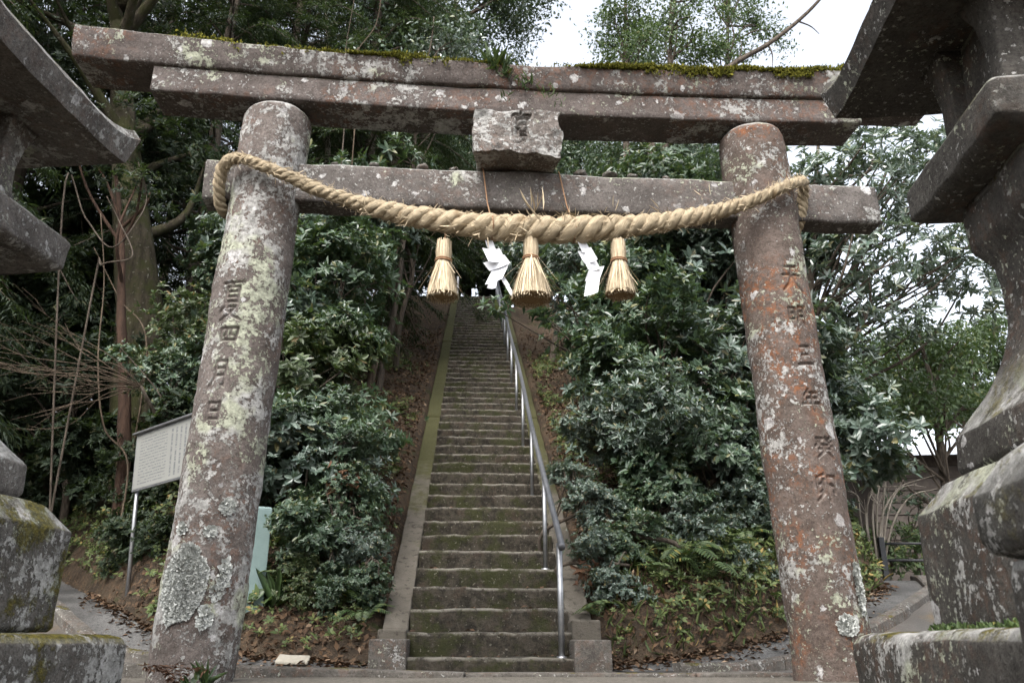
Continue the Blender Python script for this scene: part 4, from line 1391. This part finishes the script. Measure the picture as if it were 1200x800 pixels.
for k, a in enumerate([(515, 322, 27, 1.5), (560, 318, 27.5, 1.5), (605, 320, 27, 1.4), (540, 285, 28, 1.6), (585, 280, 28, 1.6), (640, 300, 26, 1.4)]):
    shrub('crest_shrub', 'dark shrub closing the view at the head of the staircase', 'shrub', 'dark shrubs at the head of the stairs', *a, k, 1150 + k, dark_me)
# the leafy branch that reaches over the handrail
r = rng_(77)
base = np.array([1.55, 9.6, ground_z(1.55, 9.6)])
tips = [at(612, 350, 8.9), at(640, 372, 8.9), at(580, 362, 8.8), at(665, 345, 9.1), at(680, 390, 9.1), at(640, 335, 9.0), at(700, 360, 9.4)]
b, hubs = leafy(r, [(t, (.16, .16, .1)) for t in tips], 40, 8, .12, .36, False, .15)
root = thing('overhanging_shrub', 'evergreen shrub whose leafy branch reaches across the handrail', 'shrub', base)
o = b.build('crown', M['leaf_gloss'], root, False)
o.location = -base
tag(o, kind='stuff')
st = MB()
fork = at(725, 440, 9.5)
st.add(*tube(catmull([base - [0, 0, .2], base + [-.1, -.02, .5], fork], 8), np.linspace(.05, .035, 8), 8))
for t in tips:
    st.add(*tube(catmull([fork, (fork + t) / 2 + r.normal(0, .08, 3) - [0, 0, .06], t], 8), np.linspace(.022, .005, 8), 5))
o = st.build('stem', M['bark'], root)
o.location = -base

# waxy tree with sky sheen tinted into its leaves, leaning over the right side
def big_tree(name, label, group, x, y, h, r0, lobes, leafkind, L, W, per, mat, bark, seed, nl=6, pad=.45, lean=(0, 0), kind='rosette', nlimb=26):
    r = rng_(seed)
    g = ground_z(x, y)
    root = thing(name, label, 'tree', (x, y, g), 0, group)
    b, hubs = leafy(r, lobes, per, nl, L, W, leafkind == 'simple', pad, kind)
    tag(b.build('crown', M[mat], root, False), kind='stuff')
    tr = MB()
    pts = catmull([(0, 0, -.3), (lean[0] * .3 + r.normal(0, .06), lean[1] * .3, h * .33), (lean[0] * .65, lean[1] * .65 + r.normal(0, .06), h * .66), (lean[0], lean[1], h)], 24)
    tr.add(*tube(rough(pts, .03, 1.3, seed), r0 * np.concatenate([[1.4, 1.15], np.linspace(1.05, .25, 22)]), 14))
    tr.build('trunk', M[bark], root)
    lm = MB()
    for i in r.permutation(len(hubs))[:nlimb]:
        e = hubs[i]
        kz = np.clip(np.searchsorted(pts[:, 2], e[2] - r.uniform(.5, 2.)), 5, 22)
        s = pts[kz]
        q = catmull([s, (s + e) / 2 + r.normal(0, .1, 3) * np.linalg.norm(e - s), e], 10)
        lm.add(*tube(q, np.linspace(r0 * .3, .01, 10), 6, False))
    lm.build('limb', M[bark], root)
    return root

PALE = [[(985, 215, 10.2, .8), (1060, 205, 10.4, .85), (1000, 300, 10.0, .85), (960, 370, 10.6, .8), (930, 250, 11.5, .8), (985, 440, 10.9, .65), (1040, 160, 10.6, .7)],
        [(1075, 300, 10.8, .85), (1130, 255, 11.2, .85), (1040, 385, 11.2, .65), (1140, 340, 11.4, .75), (1100, 200, 11.4, .8)]]
for k, (lst, (fx, fy), lab) in enumerate(zip(PALE, [(3.6, 10.3), (4.1, 12.2)], ['pale waxy leaved evergreen tree right behind the right torii pillar', 'pale waxy leaved evergreen tree spreading behind the dark stone lantern'])):
    base = np.array([fx, fy, ground_z(fx, fy)])
    lobes = [(at(a[0], a[1], a[2]) - base, (a[3], a[3], a[3] * .8)) for a in lst]
    lean = np.mean([l[0][:2] for l in lobes], 0) * .8
    big_tree('waxy_tree', lab, None, fx, fy, max(l[0][2] for l in lobes), .09, lobes, 'full', .135, .34, 21, 'leaf_pale', 'bark', 1200 + k, 8, .27, lean, 'rosette', 30)

def conifer_mesh(seed, H, nb, L0):
    r = rng_(seed)
    b, lim = MB(), MB()
    for k in range(nb):
        t = r.uniform(.08, 1) ** .9
        z = t * H
        a = r.uniform(0, 6.283)
        ln = L0 * (1.05 - .75 * t) * r.uniform(.7, 1.2)
        d = np.array([math.cos(a), math.sin(a), 0])
        q = catmull([(0, 0, z), d * ln * .5 + [0, 0, z + .12 * ln], d * ln + [0, 0, z - .28 * ln]], 12)
        lim.add(*tube(q, np.linspace(.03, .006, 12), 4, False))
        m = int(30 * ln)
        i = r.uniform(2.5, 11, m)
        P = np.column_stack([np.interp(i, np.arange(12), q[:, c]) for c in range(3)])
        side = np.cross(d, [0, 0, 1.])
        sp = unit(side * r.choice([-1, 1], m)[:, None] * r.uniform(.5, 1.1, m)[:, None] + d * .7 + np.array([0, 0, -.45]) + r.normal(0, .22, (m, 3)))
        sl_ = r.uniform(.22, .5, m)
        nn = 11
        u = np.linspace(.1, 1, nn)
        PP = (P[:, None] + sp[:, None] * (u[None, :, None] * sl_[:, None, None]) + np.array([0, 0, -.12]) * (u[None, :, None] ** 2) * sl_[:, None, None]).reshape(-1, 3)
        sd_ = unit(np.cross(np.repeat(sp, nn, 0), [0, 0, 1.])) * np.tile(np.where(np.arange(nn) % 2, 1, -1), m)[:, None]
        DD = unit(np.repeat(sp, nn, 0) * .8 + sd_ * .8 + [0, 0, -.25] + r.normal(0, .15, PP.shape))
        b.add(*leaves(r, PP, DD, np.array([0, 0, 1.]) + r.normal(0, .3, PP.shape), r.uniform(.08, .15, len(PP)), .16, .05, .2, True))
    cm, lm = b.mesh('crown', False), lim.mesh('limb')
    cm.materials.append(M['leaf_dark'])
    lm.materials.append(M['bark'])
    return cm, lm
con = [conifer_mesh(31, 13, 120, 2.7), conifer_mesh(32, 14, 125, 3.0), conifer_mesh(33, 12, 110, 2.5)]
CON = [(0, 11.8, 1), (-60, 13, 0), (150, 13.5, 1), (235, 12.6, 2), (330, 14.5, 0), (420, 15.5, 1), (455, 19, 2), (90, 17, 1), (270, 18, 0), (390, 20, 2), (-120, 10.5, 2), (0, 19, 0), (465, 24.5, 1), (195, 22, 1), (330, 24, 2), (-190, 8.2, 1), (-330, 9.5, 0), (-420, 7.2, 2)]
for k, (px, D, v) in enumerate(CON):
    x = (px - 600) / F_PX * D / .9
    g = ground_z(x, D)
    if px < -150:  # unseen conifers, added to block light from the left bank
        x -= 1.2
    root = thing('conifer_tree', 'dark drooping conifer in the wood behind the left torii pillar', 'tree', (x, D, g), 0, 'dark conifers on the hill')
    rk = random.Random(k)
    s = rk.uniform(.9, 1.15)
    for me, nm in zip(con[v], ('crown', 'limb')):
        o = link(nm, me, root)
        o.rotation_euler.z = k * 1.9
        o.scale = (s, s, s)
        if nm == 'crown':
            tag(o, kind='stuff')
    pts = np.column_stack([np.linspace(0, rk.uniform(-.3, .3), 16), np.linspace(0, rk.uniform(-.2, .2), 16), np.linspace(-.3, 13.5 * s, 16)])
    MB().add(*tube(rough(pts, .04, .8, k), np.linspace(.17, .03, 16), 10)).build('trunk', M['bark'], root)

# the stout mossy tree
p0, p1 = at(192, 335, 10.5), at(158, 185, 10.5)
g = ground_z(p0[0] + .1, 10.5)
big_tree('mossy_tree', 'stout leaning tree with moss on its trunk above the notice board', None, p0[0] + .12, 10.5, 8.0, .35,
         [((-1.6 + 1.1 * math.cos(k), .3 + 1.1 * math.sin(k * 1.7), 5.2 + k * .55), (.9, .9, .7)) for k in range(7)], 'simple', .11, .4, 34, 'leaf_dark', 'bark_moss', 41, 7, .35, (-1.75, .2))
# reddish slim trunk
big_tree('red_barked_tree', 'slim crooked tree with reddish bark beside the notice board', None, -4.35, 9.5, 4.6, .085,
         [((-.9 + .5 * math.cos(k * 2), .3 * math.sin(k * 3), 4.2 + k * .4), (.4, .4, .3)) for k in range(3)], 'simple', .10, .38, 30, 'leaf_dark', 'bark_red', 43, 7, .3, (-.9, .1), 'rosette', 5)
# fine leaved trees on the crest and behind the gate
CREST = [(742, 21, 11.5, .13, [(735, 10), (762, 50), (730, 72), (750, -25), (722, 50), (728, 28), (750, 75), (735, 45)]), (783, 22, 11, .15, [(790, 25), (775, 68), (815, 55), (805, -5), (785, -30), (800, 78), (775, 35)]), (832, 23, 11, .15, [(850, 25), (885, 15), (860, 62), (832, 72), (840, -25), (898, 42), (865, -10)]),
         ]
def crest_tree(name, label, group, px, D, h, r0, spots, seed, mat='leaf_mid', rad=1.0, per=26, L=.12, bark='bark', sq=.75):
    x = at(px, 300, D)[0] * .93
    g = ground_z(x, D)
    base = np.array([x, D, g])
    r = rng_(seed)
    lobes = [(at(a, b_, D + r.uniform(-.9, .9)) - base, (rad, rad, rad * sq)) for a, b_ in spots]
    hh = max(l[0][2] for l in lobes) + .4
    lean = np.mean([l[0][:2] for l in lobes], 0)
    return big_tree(name, label, group, x, D, hh, r0, lobes, 'simple', L, .45, per, mat, bark, seed, 7, .5, lean, 'scatter', 22)
for k, (px, D, h, r0, spots) in enumerate(CREST):
    crest_tree('crest_tree', 'thin fine leaved tree on the hill crest seen against the sky', 'thin trees on the crest', px, D, h, r0, spots, 60 + k, rad=.72, per=19, L=.14)
BEHIND = [(470, 27, [(470, 290), (500, 240), (450, 230), (480, 180), (520, 200)]), (545, 28, [(545, 310), (560, 260), (530, 240), (570, 200), (550, 160)]), (610, 29, [(610, 300), (600, 250), (630, 230), (610, 180), (585, 150)]),
          (680, 28, [(680, 280), (700, 240), (665, 220), (690, 180), (650, 190)]), (770, 25, [(770, 200), (800, 180), (740, 190), (780, 150), (820, 210)]), (400, 24, [(400, 200), (430, 160), (380, 170), (410, 120)])]
for k, (px, D, spots) in enumerate(BEHIND):
    crest_tree('crest_tree', 'dense dark green tree standing at the head of the staircase', 'dense trees at the head of the stairs', px, D, 8, .14, spots, 80 + k, 'leaf_gloss', 1.5, 20, .17)
# big dark crown at the top left of the sky gap
crest_tree('dark_tree', 'tall dense evergreen whose dark crown borders the open sky', None, 440, 18, 14, .2, [(560, 20), (592, 25), (520, 40), (580, -30), (540, 90), (490, 10), (610, -10), (570, 60), (460, 50), (500, 90)], 95, 'leaf_gloss', 1.0, 30, .12)
crest_tree('dark_tree', 'tall evergreen with a pale bare stem above the left pillar', None, 370, 15, 12, .08, [(370, -60), (400, -20), (330, -40), (420, 60), (350, 120), (300, 40), (450, 100)], 97, 'leaf_gloss', .9, 26, .12, 'bark_pale')
crest_tree('waxy_tree', 'small waxy tree showing between the lintels', None, 440, 14, 8, .05, [(500, 70), (535, 60), (470, 95), (520, 110)], 98, 'leaf_pale', .45, 40, .13)
# green tree low on the right, hazy woods behind
crest_tree('green_tree', 'fresh green small tree beyond the road bend', None, 1110, 13, 5, .09, [(1110, 430), (1085, 470), (1130, 480), (1090, 400), (1040, 480), (1060, 440)], 101, 'leaf_mid', .6, 40, .11)
for k, (px, D, spots) in enumerate([(1020, 30, [(1020, 470), (1060, 500), (980, 450), (1040, 420), (1000, 520)]), (1110, 34, [(1110, 440), (1150, 400), (1080, 470), (1140, 480), (1180, 440)])]):
    crest_tree('far_tree', 'soft green tree in the wood behind the pale roofed building', 'far trees behind the building', px, D, 6, .15, spots, 110 + k, 'leaf_mid', 1.6, 18, .2)

# dead limb against the sky
p = [at(820, 105, 14), at(865, 72, 14), at(900, 52, 14), at(935, 25, 14.1), at(962, -2, 14.1), at(990, -40, 14.2)]
gx_, gy_ = p[0][0] - 1.2, 14.6
rt = np.array([gx_, gy_, ground_z(gx_, gy_)])
root = thing('bare_tree', 'leafless tree with one dark bare limb crossing the sky', 'tree', rt)
b = MB().add(*tube(catmull([rt - [0, 0, .3], rt + [.1, 0, 3], rt + [.4, -.2, 6.], p[0] - [.5, 0, .8], *p], 40) - rt, np.linspace(.09, .025, 40), 8))
b.build('trunk', M['bark'], root)
for a, c in ((p[1], at(868, 48, 14)), (p[2], at(905, 80, 14)), (p[3], at(960, 40, 14.2))):
    MB().add(*tube(catmull([a - rt, (a + c) / 2 - rt + [.05, 0, .03], c - rt], 8), np.linspace(.02, .006, 8), 5)).build('twig', M['bark'], root)

# leaning cut trunk on the left bank
a, c = at(414, 508, 9.0), at(446, 392, 9.3)
gl = np.array([a[0] - .05, 9.0, ground_z(a[0] - .05, 9.0)])
root = thing('leaning_trunk', 'bare leaning pole like trunk among the shrubs left of the stairs', 'tree', gl)
MB().add(*tube(catmull([(0, 0, -.2), a - gl, (a + c) / 2 - gl + [.03, 0, .02], c - gl], 14), np.linspace(.06, .045, 14), 9)).build('trunk', M['twig'], root)

# dry bare twiggy bush at left
r = rng_(140)
f0 = at(165, 452, 8.6)
gb = np.array([f0[0] + .15, 9.35, ground_z(f0[0] + .15, 9.35)])
root = thing('bare_bush', 'dry leafless bush fanning thin twigs beside the notice board', 'shrub', gb)
MB().add(*tube(catmull([(0, 0, -.2), (.02, -.3, (f0 - gb)[2] * .5), f0 - gb], 10), np.linspace(.03, .018, 10), 7)).build('stem', M['bark'], root)
for grp in range(5):
    b = MB()
    base_d = at(-10 + grp * 12, 372 + grp * 20, 8.0 + grp * .08)
    for k in range(3):
        e = base_d + r.normal(0, .24, 3)
        q = catmull([f0 - gb, f0 * .7 + e * .3 - gb + r.normal(0, .04, 3) + [0, 0, .03], f0 * .35 + e * .65 - gb + r.normal(0, .07, 3), e - gb], 16)
        b.add(*tube(q, np.linspace(.007, .002, 16), 4, False))
        for m_ in range(5):
            j = r.integers(6, 15)
            d = unit(q[j] - q[j - 2] + r.normal(0, .035, 3)) * r.uniform(.2, .5)
            b.add(*tube(np.array([q[j], q[j] + d * .5 + r.normal(0, .02, 3), q[j] + d]), [.003, .0025, .0015], 4, False))
    b.build('twig_fan', M['twig'], root)
# hanging vines and dead stems on the left
for k, pts in enumerate([[(125, 230), (140, 260), (155, 300), (120, 310), (110, 335)], [(118, 250), (122, 330), (115, 420), (122, 500), (150, 545)], [(75, 225), (100, 255), (130, 290), (160, 260), (172, 230), (162, 190)], [(110, 290), (140, 350), (172, 410)], [(415, 0), (405, 60), (408, 90)], [(448, -10), (440, 30), (418, 62), (420, 90)]]):
    D = 8.6 + .3 * k if k < 4 else 12
    P = np.array([at(a, c, D + .1 * math.sin(j * 2)) for j, (a, c) in enumerate(pts)])
    o0 = P[np.argmin(P[:, 2])].copy()
    gz = ground_z(o0[0], o0[1])
    low = np.array([o0[0], o0[1], gz - .05])
    seq = P if P[0, 2] <= P[-1, 2] else P[::-1]
    seq = np.vstack([low[None], seq])
    root = tag(MB().add(*tube(catmull(seq, 40) - low, np.linspace(.013, .006, 40), 5)).build('vine', M['twig' if k % 2 else 'bark']), 'thin woody vine stem hanging among the dark trees above the notice board', 'vine', 'woody vines in the dark wood')
    root.location = low

# ------------------------------------------------------------------ ground cover, litter, ferns
def scatter(r, n, xr, yr):
    x, y = r.uniform(*xr, n), r.uniform(*yr, n)
    u, v = stair_uv(x, y)
    ok = (y > yb(x) + .03) & ~((np.abs(v) < .96) & (u > -.1) & (u < NST * TREAD))
    x, y = x[ok], y[ok]
    u, v = stair_uv(x, y)
    return x, y, hill_z(x, y), v, y - yb(x)
def hill_normal(x, y):
    e = .08
    z = hill_z(x, y)
    return unit(np.column_stack([-(hill_z(x + e, y) - z) / e, -(hill_z(x, y + e) - z) / e, np.ones_like(x)]))
r = rng_(200)
x, y, z, v, d = scatter(r, 80000, (-4, 4.3), (6.8, 20))
keep = r.uniform(0, 1, len(x)) < np.clip(1.25 - .07 * d, .15, 1) * np.where(np.abs(v) < 2.2, 1, .45)
x, y, z = x[keep], y[keep], z[keep]
P = np.column_stack([x, y, z + r.uniform(-.005, .03, len(x))])
nrm = hill_normal(x, y) + r.normal(0, .55, (len(x), 3))
b = MB().add(*leaves(r, P, r.normal(0, 1, P.shape), nrm, r.uniform(.02, .085, len(x)), .5, .22, .15, True))
tag(b.build('leaf_litter', M['leaf_litter']), 'fallen brown leaves covering the bank beside the stairs', 'leaf litter', kind='stuff')
# litter along gutter and on steps
x = np.concatenate([r.uniform(-4.4, -.95, 1100), r.uniform(.75, 4.2, 1100)])
y = yb(x) - np.abs(r.normal(0, .16, len(x))) + .06
P = np.column_stack([x, y, base_z(x, y) + .018 + r.uniform(0, .012, len(x))])
b = MB().add(*leaves(r, P, r.normal(0, 1, P.shape) * [1, 1, .2], r.normal(0, .35, P.shape) + [0, 0, 1], r.uniform(.03, .08, len(x)), .5, .2, .1, True))
k = r.integers(0, 30, 260)
u = k * TREAD + r.uniform(.08, .3, 260)
vv = r.uniform(-.62, .62, 260)
P = np.column_stack([STAIR0[0] + SDIR[0] * u + SNRM[0] * vv, STAIR0[1] + SDIR[1] * u + SNRM[1] * vv, (k + 1) * RISE + .012 + STZ])
b.add(*leaves(r, P, r.normal(0, 1, P.shape) * [1, 1, .2], r.normal(0, .35, P.shape) + [0, 0, 1], r.uniform(.03, .07, 260), .5, .2, .1, True))
tag(b.build('fallen_leaves', M['leaf_litter']), 'loose fallen leaves along the gutter and on the steps', 'leaf litter', kind='stuff')
# low plants
x, y, z, v, d = scatter(r, 42000, (-7, 4.5), (6.8, 17))
nz = fbm(np.column_stack([x, y, 0 * x]), 1.1, 3, 77)
keep = (np.abs(v) > np.where(v < 0, 1.05, 1.0)) & (nz + np.where((v > 0) & (d < 3.0), .3, 0) + np.where(d < 1.4, .4, 0) + np.where(np.abs(v) > 2., .45, -.12) > r.uniform(-.25, .9, len(x)))
x, y, z = x[keep], y[keep], z[keep]
P = np.column_stack([x, y, z + r.uniform(.03, .22, len(x))])
A = hill_normal(x, y) * .5 + [0, -.25, .6] + r.normal(0, .35, (len(x), 3))
b = MB().add(*rosettes(r, P, A, 6, .058, .45, True, 45, 95))
tag(b.build('ground_cover', M['leaf_bank']), 'mixed low green plants and ivy covering the bank', 'ground cover', kind='stuff')
# thin grasses and dry stems on the right foot of the bank
x, y, z, v, d = scatter(r, 9000, (.7, 4.2), (6.85, 10.5))
keep = (d < 1.5) & (r.uniform(0, 1, len(x)) < .6)
x, y, z = x[keep], y[keep], z[keep]
P = np.column_stack([x, y, z])
b = MB().add(*leaves(r, P, unit(r.normal(0, .55, P.shape) + [0, -.3, .8]), r.normal(0, 1, P.shape), r.uniform(.05, .16, len(x)), .035, .05, .45))
tag(b.build('bank_grass', M['leaf_bank']), 'thin grass growing on the foot of the right bank', 'grass', kind='stuff')

# ferns
def fern_mesh(seed, n=9):
    r = rng_(seed)
    b = MB()
    for k in range(n):
        a = k * 6.283 / n + r.normal(0, .25)
        ln = r.uniform(.28, .42)
        d = np.array([math.cos(a), math.sin(a), 0])
        q = catmull([(0, 0, 0), d * ln * .45 + [0, 0, ln * .45], d * ln + [0, 0, ln * .3]], 16)
        sd_ = np.array([-d[1], d[0], 0])
        tg = unit(np.gradient(q, axis=0))
        for s in (-1, 1):
            i = np.arange(2, 16)
            L = ln * .30 * np.sin(np.clip((16 - i) / 15., 0, 1) * 2.2 + .3)
            D = unit(sd_ * s + tg[i] * .45 + [0, 0, -.1])
            b.add(*leaves(r, q[i], D, np.cross(tg[i], sd_) * 1. + r.normal(0, .1, (len(i), 3)), np.maximum(L, .02), .24, .05, .15))
        b.add(*tube(q, np.linspace(.004, .0015, 16), 4, False))
    me = b.mesh('fronds', False)
    me.materials.append(M['leaf_ground'])
    return me
fm = [fern_mesh(5), fern_mesh(6, 7)]
for k, (px, D, s) in enumerate([(805, 7.95, 1.1), (825, 7.75, 1.0), (770, 7.7, .8), (860, 8.2, .9), (700, 7.45, .6), (880, 8.5, .9), (735, 7.9, .8), (400, 7.5, .8), (350, 7.65, .7), (320, 7.7, .8), (240, 8.3, .8), (430, 7.3, .7)]):
    x = (px - 600) / F_PX * D / 1.04
    o = link('fern', fm[k % 2])
    o.location = (x, D, ground_z(x, D))
    o.rotation_euler = (R(14), 0, k * 1.1)
    o.scale = (s, s, s)
    tag(o, 'small green fern on the bank right of the handrail' if px > 600 else 'small green fern among fallen leaves left of the stairs', 'fern', 'ferns on the right bank' if px > 600 else 'ferns on the left bank')
# weeds at the foot of the left pillar: dry rusty fern and a fresh green blade
r = rng_(300)
f0 = at(180, 800, 4.25)
b = MB()
for k in range(14):
    a = r.uniform(0, 6.28)
    q = catmull([(0, 0, 0), (math.cos(a) * .06, math.sin(a) * .05, .08), (math.cos(a) * .15, math.sin(a) * .1, .07 + r.uniform(0, .05))], 9)
    for s in (-1, 1):
        sd_ = np.array([-math.sin(a), math.cos(a), 0]) * s
        b.add(*leaves(r, q[1:], np.tile(sd_, (8, 1)) + r.normal(0, .3, (8, 3)), r.normal(0, .4, (8, 3)) + [0, 0, 1], r.uniform(.02, .045, 8), .3, .05, .2))
o = b.build('dry_fern', M['leaf_rust'])
o.location = (-1.62, 4.32, .0)
tag(o, 'rusty dry fern at the foot of the left torii pillar', 'fern')
b = MB()
b.add(*leaves(r, r.normal(0, .012, (9, 3)) * [1, 1, 0], unit(r.normal(0, .4, (9, 3)) + [.1, -.1, 1]), r.normal(0, 1, (9, 3)), r.uniform(.09, .2, 9), .13, .1, .35))
b.add(*leaves(r, r.normal(0, .02, (10, 3)) * [1, 1, 0] + [-.06, 0, .02], unit(r.normal(0, .7, (10, 3)) + [0, -.2, .6]), r.normal(0, 1, (10, 3)), r.uniform(.05, .09, 10), .5, .1, .2))
o = b.build('green_weed', M['leaf_mid'])
o.location = (-1.50, 4.36, .0)
o.scale = (.75, .75, .75)
tag(o, 'fresh green long bladed weed at the foot of the left torii pillar', 'weed')
o2 = o.copy()
COL.objects.link(o2)
x, D = at(318, 700, 7.55)[0], 7.55
o2.location = (x, D, ground_z(x, D))
o2.scale = (2.4, 2.4, 2.0)
o2['label'] = 'broad bladed green weed beside the pale blue marker pillar'
# brown dead leaf cluster hanging in the left shrub, and one on the right bank
for (px, py, D, n, lab) in ((402, 560, 7.75, 60, 'cluster of withered brown leaves in the shrub left of the stairs'), (692, 672, 7.75, 60, 'dry orange brown fern clump on the right bank beside the handrail')):
    c = at(px, py, D)
    gz = max(ground_z(c[0], c[1]), c[2] - .3)
    P = r.normal(0, .09, (n, 3))
    b = MB().add(*leaves(r, P, r.normal(0, 1, P.shape) + [0, 0, -.6], r.normal(0, 1, P.shape), r.uniform(.05, .11, n), .35, .2, .3))
    o = b.build('withered_leaves', M['leaf_rust'])
    o.location = (c[0], c[1], max(c[2], ground_z(c[0], c[1]) + .05))
    tag(o, lab, 'dead leaves', kind='stuff')

# ------------------------------------------------------------------ beyond the road bend on the right
bx, by = 11.3, 22.
gb_ = ground_z(bx, by)
house = thing('building', 'dark boarded building with pale metal roof beyond the road bend', 'building', (bx, by, gb_), R(-6))
V, F = rbox((-2.2, -1.5, -.5), (2.8, 2.0, 4.55 - gb_), .02, .8, 0)
hw = MB().add(V, F).build('wall', M['dark_wood'], house, False)
for k in range(9):
    V, F = rbox((-2.2, -1.53, .3 + k * .3), (2.8, -1.503, .57 + k * .3), .01, 1., 0)
    MB().add(V, F).build('board', M['dark_wood'], hw, False)
rv = np.array([(-2.7, -2.2, 4.62 - gb_), (3.3, -2.2, 4.62 - gb_), (3.3, .3, 5.75 - gb_), (-2.7, .3, 5.75 - gb_), (3.3, 2.7, 4.62 - gb_), (-2.7, 2.7, 4.62 - gb_)])
rv = np.vstack([rv, rv - [0, 0, .1]])
MB().add(rv, [np.array([[0, 1, 2, 3], [3, 2, 4, 5], [7, 6, 9, 8], [8, 9, 11, 10], [0, 6, 7, 1], [5, 4, 10, 11], [0, 3, 9, 6], [3, 5, 11, 9], [1, 7, 8, 2], [2, 8, 10, 4]])]).build('roof', M['roof_pale'], house, False)

fence = thing('railing_fence', 'dark two rail metal fence at the far side of the road bend', 'fence', (4.4, 11.2, 0), 0)
ps = [(4.78, 11.0), (5.32, 10.95), (6.3, 11.0), (7.5, 11.2)]
for (x, y) in ps:
    g = ground_z(x, y)
    V, F = rbox((x - 4.4 - .035, y - 11.2 - .035, g - .1), (x - 4.4 + .035, y - 11.2 + .035, g + .55), .005, .3, 0)
    MB().add(V, F).build('post', M['dark_metal'], fence, False)
for h in (.26, .47):
    pts = [(x - 4.4, y - 11.2, ground_z(x, y) + h) for x, y in ps]
    MB().add(*tube(pts, .017, 8)).build('rail', M['dark_metal'], fence)
for (px, py, D, s, lab, nm) in ((1066, 598, 13.5, .42, 'round clipped dark bush beyond the two rail fence', 'clipped_bush'), (1040, 640, 12.4, .45, 'low green hedge bush just behind the two rail fence', 'hedge_bush'), (1010, 650, 12.6, .45, 'low green hedge bush at the bend end of the fence', 'hedge_bush'), (1090, 640, 12.8, .5, 'low green hedge bush beneath the round clipped bush', 'hedge_bush')):
    r = rng_(px)
    c = at(px, py, D)
    g = ground_z(c[0], c[1])
    root = thing(nm, lab, 'bush', (c[0], c[1], g))
    b, hubs = leafy(r, [((0, 0, c[2] - g), (s, s, s * .9)), ((0, 0, (c[2] - g) * .5), (s * .8, s * .8, s * .8))], 60, 7, .07, .45, True, .16)
    tag(b.build('crown', M['leaf_gloss' if nm == 'clipped_bush' else 'leaf_ground'], root, False), kind='stuff')
    limb_mesh(r, (0, 0, 0), hubs, (0, 0, max(.2, c[2] - g - .2)), .03, 8, .03).build('stem', M['bark'], root)
# bare shrub arching in front of the building
r = rng_(410)
f0 = at(1022, 622, 12)
root = thing('bare_bush', 'pale leafless shrub arching in front of the boarded building', 'shrub', (f0[0], 12, ground_z(f0[0], 12)))
gz = ground_z(f0[0], 12)
for k in range(9):
    e = at(1000 + k * 11 + r.uniform(-6, 6), 545 + abs(k - 4) * 5 + r.uniform(-8, 14), 12 + r.uniform(-.4, .4)) - [f0[0], 12, gz]
    q = catmull([(0, 0, -.1), e * [.3, .3, .55] + r.normal(0, .04, 3), e * [.65, .65, .9], e + [.05, 0, -.03]], 14)
    b = MB().add(*tube(q, np.linspace(.022, .004, 14), 5, False))
    for m_ in range(5):
        j = r.integers(5, 13)
        dd = unit(q[j] - q[j - 1] + r.normal(0, .05, 3)) * r.uniform(.15, .4)
        b.add(*tube(np.array([q[j], q[j] + dd]), [.007, .003], 4, False))
    b.build('branch', M['bark_pale'], root)
